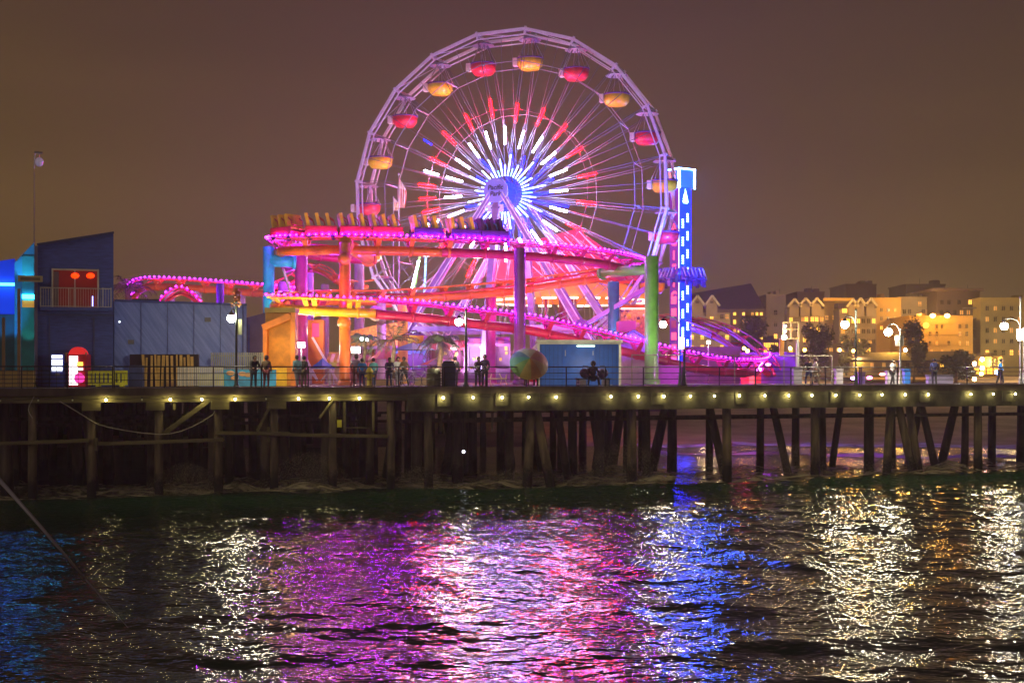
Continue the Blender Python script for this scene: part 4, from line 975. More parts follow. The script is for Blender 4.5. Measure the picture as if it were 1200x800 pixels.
# teal tower with orange band
TT = thing('teal_tower', 'teal wall with slanted top and an orange band at the left', 'building', (X(30, BY+1), BY+1, DECK)); Y1 = BY+1
TEAL = mat('teal_panel', (.02, .30, .30), .5, 0, .2, 1.5)
mb = MB(); wedge(mb, 17, 40, 308, 284, Y1, 5); mb.build('wall', mat('teal_blue_panel', (.03, .28, .45), .5, 0, .2, 1.5), TT)
mb = MB(); bx(mb, 26, 40, 300, 452, Y1-.05, .04); mb.build('light_panel', TEAL, TT)
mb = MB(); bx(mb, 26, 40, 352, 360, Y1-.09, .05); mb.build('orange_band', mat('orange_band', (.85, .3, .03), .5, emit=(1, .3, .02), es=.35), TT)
mb = MB(); bx(mb, 26, 40, 345, 350, Y1-.2, .12); mb.build('light_cove', glow('cyan_cove', (.03, .5, 1), 14), TT)
BB = thing('blue_pavilion', 'bright blue lit arcade front at the left picture edge', 'building', (X(0, BY+1.5), BY+1.5, DECK)); Y2 = BY+1.6
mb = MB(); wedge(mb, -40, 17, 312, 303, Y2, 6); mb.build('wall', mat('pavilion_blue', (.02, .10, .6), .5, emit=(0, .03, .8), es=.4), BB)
mb = MB(); bx(mb, -40, 19, 331, 334, Y2-.3, .25); mb.build('light_strip', glow('blue_strip', (.05, .4, 1), 8), BB)
mb = MB(); bx(mb, -40, 17, 368, 452, Y2-.06, .05); mb.build('lower_wall', mat('lower_teal', (.01, .12, .16), .5), BB)
for i, (px, py, c) in enumerate(((3, 356, (1, .15, .1)), (5, 347, (.5, .7, 1)), (14, 352, (.6, .6, .7)), (12, 358, (1, .4, .3)))):
    mb = MB(); mb.ball(W(px, py, Y2-.25), .2 if i < 2 else .12, 8); mb.build('coloured_lamp', glow('lamp_%d' % i, c, 5), BB)
for px in (4, 22):
    mb = MB(); bx(mb, px-1.8, px+1.8, 372 if px < 10 else 338, 453, BY-3, .25)
    tag(mb.build('timber_post', mat('brown_post', (.20, .12, .05), .7)), 'brown timber post %s' % ('at the left picture edge' if px < 10 else 'before the teal wall at the left'), 'post')
t = thing('hanging_sign_board', 'long tan sign board fixed beside the teal wall below the roof', 'sign', (X(35, BY-.6), BY-.6, Z(330, BY)))
mb = MB(); bx(mb, 21, 50, 323, 330, BY-.6, .1); mb.build('board', mat('tan_board', (.35, .28, .14), .6), t); mb = MB(); bx(mb, 24, 47, 325, 328.4, BY-.62, .01); mb.build('lettering_strip', mat('dark_tan', (.12, .09, .05), .6), t)
light('SPOT', W(33, 447, BY-2.2), 420, (0, .85, .75), .1, W(33, 370, BY-.5), 26, .3, name='teal_wash'); light('SPOT', W(0, 420, BY-2.8), 400, (.02, .35, .9), .1, W(2, 320, BY+1), 55, .5, name='blue_wash'); light('SPOT', W(30, 342, BY-1.5), 260, (.12, .55, 1), .1, W(32, 300, BY), 50, name='blue_wash')
# mast with camera
t = thing('roof_mast', 'very thin tall mast with a small lamp head above the teal tower', 'mast', (X(40, BY+2), BY+2, Z(284, BY+2)-.1)); Y3 = BY+2
mb = MB(); mb.tube([W(40, 286, Y3), W(40, 196, Y3)], .022, 6); mb.build('pole', mat('mast_grey', (.3, .28, .3), .5), t)
mb = MB(); bx(mb, 40, 50, 177.5, 179.5, Y3, .2); mb.beam(W(40, 198, Y3), W(41, 178, Y3), .05); mb.build('bracket', GREYM, t); mb = MB(); mb.ball(W(46, 190, Y3), .24, 10, (1, 1, 1.1)); mb.build('dome', mat('dome_lilac', (.6, .55, .65), .3, emit=(.7, .5, .8), es=.12), t)
mb = MB(); mb.beam(W(46, 180, Y3), W(46, 186, Y3), .05); mb.build('hanger', GREYM, t)
# slate-blue long wall
SB = thing('slate_building', 'long low slate blue building with diagonal streaked cladding', 'building', (X(210, 73), 73, DECK)); Y4 = 73
mb = MB(); wedge(mb, 134, 289, 352, 357, Y4-1.5, 8)
def diag_mat():
    m = bpy.data.materials.new('slate_diagonal_cladding'); m.use_nodes = True; n = m.node_tree; b = n.nodes['Principled BSDF']; b.inputs['Roughness'].default_value = .5
    t = n.nodes.new('ShaderNodeTexCoord'); mp = n.nodes.new('ShaderNodeMapping'); mp.inputs['Rotation'].default_value = (0, R(34), 0); mp2 = n.nodes.new('ShaderNodeMapping'); mp2.inputs['Scale'].default_value = (5.0, 1, .3)
    nz = n.nodes.new('ShaderNodeTexNoise'); nz.inputs['Scale'].default_value = 1.5; nz.inputs['Detail'].default_value = 3
    n.links.new(t.outputs['Object'], mp.inputs[0]); n.links.new(mp.outputs[0], mp2.inputs[0]); n.links.new(mp2.outputs[0], nz.inputs[0])
    r = n.nodes.new('ShaderNodeValToRGB'); r.color_ramp.elements[0].position = .35; r.color_ramp.elements[1].position = .7; r.color_ramp.elements[0].color = (.10, .17, .60, 1); r.color_ramp.elements[1].color = (.19, .27, .74, 1)
    n.links.new(nz.outputs[0], r.inputs[0]); n.links.new(r.outputs[0], b.inputs['Base Color']); return m
mb.build('walls', diag_mat(), SB)
mb = MB(); a, b = lp(134.5, Y4-1.55), lp(289, Y4-1.55); mb.beam((a.x, a.y, Z(352, a.y)), (b.x, b.y, Z(357, b.y)), .14, .12); mb.build('coping', NAVY, SB)
mb = MB()
for px in (165, 196, 227, 258): bx(mb, px, px+.5, 354, 452, Y4-1.56, .05)
mb.build('wall_seams', NAVY, SB)
mb = MB(); bx(mb, 284, 285.4, 358, 452, Y4-1.62, .1); mb.build('downpipe', NAVY, SB)
for px, py in ((150, 398), (240, 372)): mb = MB(); bx(mb, px, px+7, py, py+5, Y4-1.58, .06); mb.build('wall_vent', mat('vent_grey', (.12, .12, .16), .6), SB)
mb = MB(); bx(mb, 155, 187, 350.2, 353.5, Y4-1, 1.5); mb.build('roof_hatch', BLKM, SB)
mb = MB(); mb.ball(W(140, 377, Y4-1.7), .06, 6); mb.build('wall_lamp', glow('tiny_lamp', (.9, .95, 1), 2), SB)
mb = MB(); Y5 = Y4-.6; wedge(mb, 289.3, 312, 372, 366, Y5, 6)
mb.build('annex', mat('annex_violet', (.10, .085, .2), .6), SB)
mb = MB(); bx(mb, 291, 292.5, 380, 452, Y5-.1, .08); mb.build('downpipe', NAVY, SB)
# orange shed
LINE = None
OS = thing('orange_shed', 'golden orange open fronted shed left of the magenta column', 'shed', (X(328, 72.4), 72.4, DECK)); Y6 = 72.4
AMB = mat('amber_wall', (.62, .28, .02), .55, 0, .25, 2); OSH = mat('orange_trim', (.75, .25, .03), .5)
mb = MB(); bx(mb, 311, 342, 366, 453, Y6+.8, .12); mb.build('back_wall', AMB, OS); mb = MB(); bx(mb, 340.5, 346, 362, 453, Y6, 1.0); mb.build('right_pier', OSH, OS)
mb = MB(); bx(mb, 308, 312.5, 380, 453, Y6+.1, .6); mb.build('left_pier', OSH, OS); mb = MB(); bx(mb, 310, 346, 360.5, 366, Y6-.1, 1.4); mb.build('roof_slab', mat('shed_roof_olive', (.3, .22, .05), .6), OS)
mb = MB(); mb.beam(W(308, 384, Y6+.1), W(341, 370, Y6+.1), .3, .35); mb.build('awning_beam', OSH, OS); mb = MB(); bx(mb, 318, 336, 431, 453, Y6+.75, .04); mb.build('lower_panel', mat('bright_yellow', (.85, .6, .03), .5), OS)
light('POINT', W(326, 402, Y6-1.2), 110, (1, .62, .2), .3, name='shed_light')
# vending machines
def vending(px0, px1, y0, label, glowm, body, nm):
    Y = 69.0; t = thing('vending_machine', label, 'vending machine', (X((px0+px1)/2, Y), Y, DECK))
    mb = MB(); bx(mb, px0, px1, y0, 453.5, Y, .8); mb.build('cabinet', body, t, bevel=.03)
    return t
t = vending(59, 75, 414, 'blue vending machine with white lit window rows', None, mat('vend_blue', (.02, .04, .3), .4), 0)
for a, b in ((416, 419.5), (421, 428), (430, 435)): mb = MB(); bx(mb, 60.5, 73, a, b, 68.95, .03); mb.build('lit_window', glow('vend_white', (.85, .9, 1), 2.2), t)
mb = MB(); bx(mb, 65, 70, 437, 440, 68.95, .03); mb.build('coin_plate', GREYM, t)
t = vending(80, 101, 415, 'red vending machine with bright white side and round top', None, mat('vend_red', (.5, .01, .03), .35), 1)
mb = MB(); bx(mb, 81, 91, 417, 451, 68.95, .03); mb.build('white_panel', glow('vend_white2', (1, .92, .95), 2.4), t)
mb = MB(); bx(mb, 90.2, 97, 424, 429, 68.94, .03); mb.build('yellow_panel', glow('vend_yellow', (1, .7, .1), 1.6), t); mb = MB(); bx(mb, 90.2, 97, 431, 434, 68.94, .03); mb.build('picture_row', glow('vend_white2', (1, .92, .95), 2.4), t)
mb = MB(); mb.lathe([(0, -.42), (.48, -.42), (.48, .0), (0, 0)], W(90.5, 417, 69.35), 20, M=Mh, smooth=False); mb.build('round_top', mat('vend_red_top', (.7, .02, .03), .35, emit=(1, .03, .03), es=.5), t)
mb = MB(); mb.ball(W(93, 443, 68.9), .28, 12, (1, .15, 1)); mb.build('magenta_button', glow('vend_magenta', (1, .05, .4), 1.2), t)
for px in (77.2, 100.5): mb = MB(); bx(mb, px-.9, px+.9, 413, 424, 69.2, .1); tag(mb.build('bollard_lamp', mat('tan_metal', (.4, .3, .15), .5)), 'tan upright lamp stub %s the red vending machine' % ('left of' if px < 90 else 'right of'), 'lamp stub')
# barriers, slatted fences
t = thing('yellow_barrier', 'yellow plastic crowd barrier right of the vending machines', 'barrier', (X(126, 69), 69, DECK)); YB = mat('barrier_yellow', (.62, .62, .03), .5); Y7 = 69
mb = MB(); bx(mb, 103, 149, 434, 437, Y7, .12); bx(mb, 103, 149, 448, 451, Y7, .12); bx(mb, 103, 106, 434, 451, Y7+.002, .11); bx(mb, 146, 149, 434, 451, Y7+.002, .11)
for i in range(8): bx(mb, 107.5+i*5, 110.5+i*5, 437, 448, Y7+.01, .08)
mb.build('panel', YB, t)
for px in (112, 140): mb = MB(); bx(mb, px, px+3, 451, 455, Y7-.2, .5); mb.build('foot', YB, t)
t = thing('tan_planter_wall', 'low tan boarded wall at the left end before the posts', 'low wall', (X(20, 68.5), 68.5, DECK)); mb = MB(); bx(mb, -40, 39, 434, 454, 68.5, .3); mb.build('boards', mat('tan_boards', (.30, .20, .05), .7, 0, .35, 1, .2, stretch=(.3, 1, 8)), t)
t = thing('plank_stack', 'row of upright ochre planks leaning at a dark slab for recess shade before the slate wall', 'planks', (X(200, 70.5), 70.5, DECK)); OCH = mat('ochre_plank', (.50, .30, .06), .7)
mb = MB(); bx(mb, 152, 232, 415, 454, 71.2, .3); mb.build('recess_shade', mat('recess_shade_tone', (.02, .01, .02), .8), t); gg = random.Random(8)  # solid near-black slab painted in place of the recess shade
for i in range(13):
    px = 168+i*4.8+gg.uniform(-1, 1); mb = MB(); mb.beam(W(px+gg.uniform(-2, 2), 453, 70.6), W(px, 415+gg.uniform(0, 4), 71.0), gg.uniform(.09, .16), .04); mb.build('plank', OCH, t)
mb = MB(); bx(mb, 151, 167, 428, 454, 70.0, .4); tag(mb.build('navy_locker', mat('locker_navy', (.03, .05, .16), .5), bevel=.02), 'navy locker box at the left end of the ochre planks', 'locker')
t = thing('slatted_fence', 'white and yellow slatted fence below the globe lamp', 'fence', (X(240, 69), 69, DECK)); SW = mat('slat_white', (.5, .48, .42), .6)
mb = MB()
for i in range(24): bx(mb, 208+i*2.25, 209.4+i*2.25, 430, 452, 69, .05)
mb.build('white_slats', SW, t); mb = MB(); bx(mb, 232, 262, 438, 452, 69.1, .05); mb.build('yellow_panel', YB, t)
mb = MB()
for i in range(26): bx(mb, 247+i*2.35, 248.3+i*2.35, 413, 434, 71.6, .05)
bx(mb, 247, 308, 429, 430.5, 71.66, .04); bx(mb, 247, 308, 416, 417.4, 71.66, .04)
for px in (247, 277, 307): bx(mb, px, px+1.6, 413, 452, 71.7, .08)
tag(mb.build('picket_fence', mat('picket_grey_green', (.3, .33, .3), .6)), 'grey picket fence behind the two people on the left', 'fence')
t = thing('blue_mural_wall', 'low wall painted light blue with orange blots left of the shed', 'low wall', (X(290, 69.3), 69.3, DECK)); mb = MB(); bx(mb, 262, 323, 433, 453, 69.3, .15); mb.build('panel', mat('mural_sky', (.05, .35, .6), .6, 0, .5, 1.2), t)
mb = MB(); [mb.ball(W(px, py, 69.28), .16, 8, (1.4, .1, .8)) for px, py in ((270, 437), (284, 438), (291, 439), (275, 443))]; mb.build('orange_blots', mat('blot', (.8, .4, .15), .6), t)

# ------------------------------------------------------------------ blue kiosk
KY = 74
K = thing('blue_kiosk', 'blue kiosk with cream trim and flat roof behind the railing', 'kiosk', (X(680, KY), KY, DECK))
KB = mat('kiosk_blue', (.02, .12, .44), .5, 0, .12, 2); 
mb = MB(); bx(mb, 632, 727, 403, 453.5, KY, 3); mb.build('walls', KB, K)
mb = MB()
for i in range(19): bx(mb, 634+i*4.9, 634.5+i*4.9, 405, 453, KY-.025, .02)
mb.build('board_joints', mat('kiosk_joint', (.015, .07, .22), .5), K)
mb = MB(); bx(mb, 628.5, 729.5, 398, 401, KY-.35, 3.6); bx(mb, 630, 728, 401.1, 403.2, KY-.2, 3.3); mb.build('cornice', CREAM, K, bevel=.01)
mb = MB(); bx(mb, 629.5, 632.5, 403.3, 453.5, KY-.1, .14); bx(mb, 725.3, 728, 403.3, 453.5, KY-.1, .14); mb.build('corner_trim', CREAM, K)
mb = MB(); bx(mb, 659, 698, 406, 453.5, KY-.06, .05); dr = mb.build('shutter_door', mat('kiosk_door_blue', (.01, .10, .42), .4), K)
mb = MB(); bx(mb, 662, 663, 410, 417, KY-.12, .05); bx(mb, 694.5, 695.5, 411, 416, KY-.12, .05); mb.build('handle', GREYM, dr)
mb = MB(); bx(mb, 676, 697, 404.6, 406, KY-.16, .08); mb.build('door_lamp', glow('door_lamp_glow', (.85, 1, .6), 3.5), K)
mb = MB(); mb.add([W(607, 425, KY+2), W(630, 401, KY), W(630, 407, KY), W(607, 431, KY+2)]+[W(607, 425, KY+2.4), W(630, 401, KY+.4), W(630, 407, KY+.4), W(607, 431, KY+2.4)], [(0, 3, 2, 1), (4, 5, 6, 7), (0, 1, 5, 4), (3, 7, 6, 2), (1, 2, 6, 5), (0, 4, 7, 3)]); mb.build('side_awning', CREAM, K)
light('POINT', W(690, 425, KY-3.2), 110, (.8, .85, 1), .4, name='kiosk_wash')
# gabled booth right of the kiosk
GB = thing('gabled_hut', 'small hut with blue grey gable roof behind the blue kiosk', 'hut', (X(748, 88), 88, DECK)); YG = 88; u = YG/F
gx = lambda p: (p-742)*u+X(742, YG)
mb = MB(); mb.prism([(gx(718), Z(405, YG)), (gx(742), Z(388, YG)), (gx(768), Z(405, YG)), (gx(768), DECK), (gx(718), DECK)], YG, YG+3); mb.build('walls', mat('hut_wall_mauve', (.35, .25, .38), .6), GB)
mb = MB(); mb.beam((gx(714), YG-.2, Z(406, YG)), (gx(742), YG-.2, Z(387, YG)), .5, .12); mb.beam((gx(742), YG-.2, Z(387, YG)), (gx(772), YG-.2, Z(407, YG)), .5, .12); mb.build('roof_edge', mat('hut_roof_slate', (.08, .1, .2), .5), GB)
mb = MB(); bx(mb, 725, 745, 376, 388, 90, 2); tag(mb.build('red_sign_box', mat('sign_box_red', (.5, .05, .2), .5, emit=(.8, .05, .4), es=.2)), 'dark red box sign rising behind the gabled hut', 'sign')
# orange-pink game front behind green column with lettered board
G = thing('prize_stall', 'orange lit prize stall with round numbers behind the teal column', 'stall', (X(740, 100), 100, DECK)); YP = 100
mb = MB(); bx(mb, 728, 762, 362, 400, YP, 1); mb.build('back_panel', mat('prize_orange', (.6, .25, .12), .6, 0, .5, 6, emit=None), G)
gp = random.Random(12)
for i in range(46):
    px, py = gp.uniform(729, 761), gp.uniform(350, 398); mb = MB(); mb.ball(W(px, py, YP-.2), gp.uniform(.08, .22), 6)
    mb.build('prize', [mat('prize_pinkish', (.8, .4, .4), .5), mat('prize_cream', (.8, .75, .6), .5), mat('prize_dark', (.15, .03, .12), .5), mat('prize_gold', (.8, .45, .05), .5)][i % 4], G)
mb = MB(); bx(mb, 726, 764, 357, 361, YP-.6, 1.2); mb.build('roof', ORG, G)
mb = MB(); bx(mb, 728, 762, 361.2, 362, YP-.5, .1); mb.build('lamp_tube', glow('stall_tube', (1, .6, .4), 14), G)
# purple screens behind the right railing
for i, (a, b, y0, Y, c, lab) in enumerate(((800, 868, 406, 101, (.10, .08, .12), 'dark grey wall behind the descending magenta track'), (868, 932, 413, 99, (.20, .07, .32), 'purple lit wall at the right end of the coaster'), (768, 800, 428, 86, (.25, .04, .25), 'low plum wall right of the green column'))):
    mb = MB(); bx(mb, a, b, y0, 452, Y, .4); tag(mb.build('screen_wall', mat('screen_%d' % i, c, .6, 0, .35, 1)), lab, 'wall')
light('POINT', W(895, 430, 95), 350, (.6, .1, 1), .3, name='purple_glow'); light('POINT', W(870, 420, 96), 250, (1, .05, .3), .3, name='red_glow')
light('POINT', W(800, 436, 84), 180, (.8, .1, 1), .3, name='purple_glow')
t = thing('red_gate', 'red lit box at the foot of the right coaster arm', 'gate box', (X(876, 94), 94, DECK)); mb = MB(); bx(mb, 870, 892, 436, 452, 94, .6); mb.build('box', mat('gate_red', (.6, .03, .06), .5, emit=(1, .03, .1), es=.3), t); mb = MB(); bx(mb, 878, 884, 436.5, 451, 93.95, .04); mb.build('glow_strip', glow('gate_glow', (1, .1, .12), 1.5), t)
# ------------------------------------------------------------------ people
def skin_mesh(name, verts, edges, radii, m, parent, root=0, sub=1):
    me = bpy.data.meshes.new(name+'_cage'); me.from_pydata([tuple(v) for v in verts], edges, [])
    o = bpy.data.objects.new(name+'_cage', me); COL.objects.link(o)
    o.modifiers.new('skin', 'SKIN'); 
    if not me.skin_vertices: me.skin_vertices.new() if hasattr(me.skin_vertices, 'new') else None
    if not me.skin_vertices:
        bm = bmesh.new(); bm.from_mesh(me); bm.verts.layers.skin.verify(); bm.to_mesh(me); bm.free()
    for i, r in enumerate(radii):
        me.skin_vertices[0].data[i].radius = (r, r) if not isinstance(r, tuple) else r
        me.skin_vertices[0].data[i].use_root = (i == root)
    sb = o.modifiers.new('sub', 'SUBSURF'); sb.levels = sub; sb.render_levels = sub
    dg = bpy.context.evaluated_depsgraph_get(); dg.update(); ev = o.evaluated_get(dg)
    nm = bpy.data.meshes.new_from_object(ev); bpy.data.objects.remove(o)
    nm.materials.clear(); nm.materials.append(m); nm.name = name
    for p in nm.polygons: p.use_smooth = True
    r = bpy.data.objects.new(name, nm); put(r, parent, False); return r
SKINS = [mat('skin_light', (.55, .33, .24), .5), mat('skin_tan', (.38, .21, .13), .5), mat('skin_brown', (.20, .11, .07), .5)]
HAIR = [mat('hair_dark', (.02, .015, .012), .6), mat('hair_brown', (.08, .045, .025), .6), mat('hair_fair', (.3, .2, .1), .6)]
def person(px, Y, label, top, bottom, face=0, pose='stand', skin=0, hair=0, long=False, sc=1.0, z=DECK, hood=False, group=None):
    t = thing('person', label, 'person', (X(px, Y), Y, z), face, group)
    lean = {'lean': .28, 'stand': .02, 'walk': .05, 'sit': .12}[pose]
    P = {}
    hz = .94 if pose != 'sit' else .50
    P['pel'] = Vector((0, 0, hz)); P['spi'] = Vector((0, -lean*.3, hz+.24)); P['che'] = Vector((0, -lean*.75, hz+.45)); P['nec'] = Vector((0, -lean*.98, hz+.57)); P['hed'] = Vector((0, -lean*1.1-.02, hz+.70)); P['crn'] = Vector((0, -lean*1.1, hz+.76))
    for s, n in ((-1, 'l'), (1, 'r')):
        P['sh'+n] = Vector((s*.19, -lean*.8, hz+.48))
        if pose == 'lean': P['el'+n] = Vector((s*.25, -lean-.12, hz+.22)); P['wr'+n] = Vector((s*.16, -lean-.34, hz+.16)); P['ha'+n] = Vector((s*.12, -lean-.42, hz+.15))
        elif pose == 'walk': P['el'+n] = Vector((s*.27, s*.12, hz+.22)); P['wr'+n] = Vector((s*.27, s*.12-.16, hz+.02)); P['ha'+n] = Vector((s*.26, s*.12-.20, hz-.06))
        elif pose == 'sit': P['el'+n] = Vector((s*.28, -.2, hz+.22)); P['wr'+n] = Vector((s*.2, -.42, hz+.16)); P['ha'+n] = Vector((s*.15, -.48, hz+.15))
        else: P['el'+n] = Vector((s*.26, .02-lean, hz+.22)); P['wr'+n] = Vector((s*.25, -.10-lean, hz-.02)); P['ha'+n] = Vector((s*.24, -.13-lean, hz-.09))
        P['hi'+n] = Vector((s*.10, 0, hz-.04))
        st = s*.16 if pose == 'walk' else 0
        if pose == 'sit': P['kn'+n] = Vector((s*.24, -.45, hz+.02)); P['an'+n] = Vector((s*.3, -.42, .09)); P['to'+n] = Vector((s*.33, -.60, .045))
        else: P['kn'+n] = Vector((s*.11, st-.03, .50)); P['an'+n] = Vector((s*.12, st*1.6+.02, .09)); P['to'+n] = Vector((s*.13, st*1.6-.15, .045))
    RR = dict(pel=.13, spi=.12, che=.135, nec=.055, hed=.095, crn=.075, sh=.065, el=.045, wr=.032, ha=.04, hi=.09, kn=.062, an=.045, to=.04)
    def part(names, edges, grow, nm, m, sub=1, over={}):
        ix = {k: i for i, k in enumerate(names)}
        skin_mesh(nm, [P[k] for k in names], [(ix[a], ix[b]) for a, b in edges], [over.get(k, RR[k if k in RR else k[:2]]*grow) for k in names], m, t, sub=sub)
    full = list(P); E = [('pel', 'spi'), ('spi', 'che'), ('che', 'nec'), ('nec', 'hed'), ('hed', 'crn')]
    for n in 'lr': E += [('che', 'sh'+n), ('sh'+n, 'el'+n), ('el'+n, 'wr'+n), ('wr'+n, 'ha'+n), ('pel', 'hi'+n), ('hi'+n, 'kn'+n), ('kn'+n, 'an'+n), ('an'+n, 'to'+n)]
    part(full, E, 1, 'body', SKINS[skin])
    ns = ['pel', 'spi', 'che', 'nec']+[a+n for n in 'lr' for a in ('sh', 'el', 'wr')]
    part(ns, [('pel', 'spi'), ('spi', 'che'), ('che', 'nec')]+[e for n in 'lr' for e in (('che', 'sh'+n), ('sh'+n, 'el'+n), ('el'+n, 'wr'+n))], 1.22, 'jacket' if hood else 'shirt', top, over={'nec': .062})
    ns = ['pel']+[a+n for n in 'lr' for a in ('hi', 'kn', 'an')]
    part(ns, [e for n in 'lr' for e in (('pel', 'hi'+n), ('hi'+n, 'kn'+n), ('kn'+n, 'an'+n))], 1.25, 'trousers', bottom)
    mb = MB(); h = P['hed']+Vector((0, .015, .035)); mb.ball(h, .118 if not hood else .15, 10, (1, 1.05, 1.08 if not long else 1.3)); mb.build('hood' if hood else 'hair', top if hood else HAIR[hair], t, world=False)
    mb = MB(); mb.ball(P['hed']+Vector((0, -.055, .0)), .083, 10, (.85, .9, 1.15)); mb.ball(P['hed']+Vector((0, -.135, -.005)), .018, 6); mb.build('face', SKINS[skin], t, world=False)
    mb = MB()
    for n in 'lr': mb.ball((P['an'+n]+P['to'+n])/2-Vector((0, 0, .012)), .065, 8, (.8, 1.9, .75))
    mb.build('shoes', cl('shoe_white', (.75, .72, .72)) if pose == 'sit' or 'white shoes' in label else cl('shoe_dark', (.04, .035, .035)), t, world=False)
    t.scale = (sc*.9,)*3
    return t
def cl(n, c): return mat('cloth_'+n, c, .85, 0, .12, 8)
fy = front_Y
person(297, fy(297)+.62, 'person in black jacket leaning on the railing before the sky blue panel', cl('black', (.02, .02, .03)), cl('denim', (.05, .07, .12)), R(25), 'lean')
person(312, fy(312)+.9, 'person in a brown coat standing left of the orange shed', cl('brown', (.16, .10, .05)), cl('maroon', (.25, .05, .06)), R(170), 'stand', 1, 1, True)
person(348.5, fy(348)+1.3, 'person in a light blue shirt standing under the floodlights', cl('lightblue', (.25, .5, .6)), cl('grey', (.2, .2, .22)), R(215), 'walk', 0, 1, sc=1.02)
person(356, fy(356)+1.8, 'shorter person in dark top beside the light blue shirt', cl('charcoal', (.05, .045, .045)), cl('olive', (.12, .10, .05)), R(150), 'stand', 1)
person(417, fy(417)+1.8, 'tall person in grey mauve top just right of the orange column', cl('mauve', (.28, .2, .28)), cl('maroon', (.25, .05, .06)), R(150), 'walk', 0, 1, True, sc=1.05)
person(424.5, fy(424)+1.2, 'person in bright blue shirt left of the yellow hydrant', cl('bright_blue', (.02, .2, .6)), cl('navy', (.03, .04, .14)), R(190), 'stand', 1, 0, sc=.93)
person(438, fy(438)+3.2, 'person in teal top in front of the small palm', cl('teal', (.1, .4, .4)), cl('denim', (.05, .07, .12)), R(200), 'walk', 0, 0, sc=.95)
person(456, fy(456)+.8, 'person in dark purple clothes left of the bicycle stand', cl('dark_purple', (.06, .04, .14)), cl('navy', (.03, .04, .14)), R(10), 'lean', 2, 0, sc=.95)
person(466, fy(466)+5, 'person in pale shirt behind the tall palm trunk', cl('pale', (.5, .5, .5)), cl('grey', (.2, .2, .22)), R(20), 'walk', 1, 0)
person(474, fy(474)+4, 'person in brown shirt right of the tall palm trunk', cl('brown', (.16, .10, .05)), cl('dark', (.03, .03, .04)), R(-30), 'walk', 2, 0)
person(533, fy(533)+2.2, 'person in dark top behind the navy bin', cl('charcoal', (.05, .045, .045)), cl('dark', (.03, .03, .04)), R(160), 'stand', 0, 0)
person(560, fy(560)+.85, 'left one of a close couple in dark coats by the lamp', cl('coat_plum', (.08, .03, .09)), cl('dark', (.03, .03, .04)), R(12), 'lean', 1, 0, True, sc=.98)
person(568, fy(568)+.95, 'right one of a close couple in dark coats by the lamp', cl('coat_navy', (.06, .04, .12)), cl('dark', (.03, .03, .04)), R(-15), 'stand', 0, 0, sc=1.06)
person(617, fy(617)+1.0, 'left person with white shoes under the rainbow umbrella', cl('plum', (.15, .06, .12)), cl('wine', (.15, .04, .06)), R(180), 'stand', 0, 1, sc=.9)
person(628, fy(628)+1.0, 'right person with white shoes under the rainbow umbrella', cl('coral', (.4, .12, .08)), cl('dark', (.03, .03, .04)), R(180), 'stand', 1, 0, sc=.9)
person(695, fy(695)+.9, 'person in a dark hooded jacket sitting wide legged before the blue kiosk', cl('hoodie', (.04, .03, .05)), cl('dark', (.03, .03, .04)), 0, 'sit', 1, 0, hood=True, sc=1.12)
person(948, fy(948)+2.2, 'person in dark clothes left of the pale shirt at the right', cl('dark', (.03, .03, .04)), cl('navy', (.03, .04, .14)), R(-40), 'walk', 1)
person(955, fy(955)+1.6, 'person in pale shirt walking behind the right railing', cl('pale2', (.6, .55, .5)), cl('khaki', (.35, .28, .18)), R(90), 'walk', 0, 1)
person(1046, fy(1046)+2.2, 'person in white top beside the pale lamp post', cl('white', (.65, .62, .66)), cl('dark', (.03, .03, .04)), R(30), 'walk', 1, sc=.95)
person(1095, fy(1095)+1.8, 'person in navy jacket standing behind the lilac box', cl('navy_jacket', (.04, .05, .2)), cl('dark', (.03, .03, .04)), R(180), 'stand', 1)
person(1172, fy(1172)+3, 'person in blue top before the orange lit shops at the right', cl('bright_blue', (.02, .2, .6)), cl('dark', (.03, .03, .04)), R(60), 'walk', 0)

# rainbow umbrella held over the two
uc = W(620, 425, fy(620)+.45)
U = thing('umbrella', 'large rainbow umbrella held tilted towards the sea over two people', 'umbrella', tuple(uc))
ax = Vector((.10, -.80, .58)).normalized(); Qm = ax.to_track_quat('Z', 'Y').to_matrix()
cols = [mat('gore_%d' % i, tuple(k*.5+.03 for k in c), .6) for i, c in enumerate([(.75, .25, .25), (.75, .6, .6), (.6, .62, .7), (.1, .25, .6), (.03, .4, .4), (.2, .45, .1), (.75, .55, .08), (.8, .3, .06), (.75, .4, .25), (.7, .2, .3)])]
prof = [(0, .42), (.35, .38), (.65, .26), (.88, .10), (1.02, -.10)]
for k in range(10):
    mb = MB(); mb.lathe(prof, (0, 0, 0), 3, M=Qm @ Matrix.Rotation(R(20), 3, 'Z'), a0=R(36*k), a1=R(36*(k+1))); o = mb.build('gore', cols[k], U, world=False)
mb = MB(); mb.tube([Qm @ Vector((0, 0, .5)), Qm @ Vector((0, 0, -.9))], .015, 6); mb.build('shaft', GREYM, U, world=False)

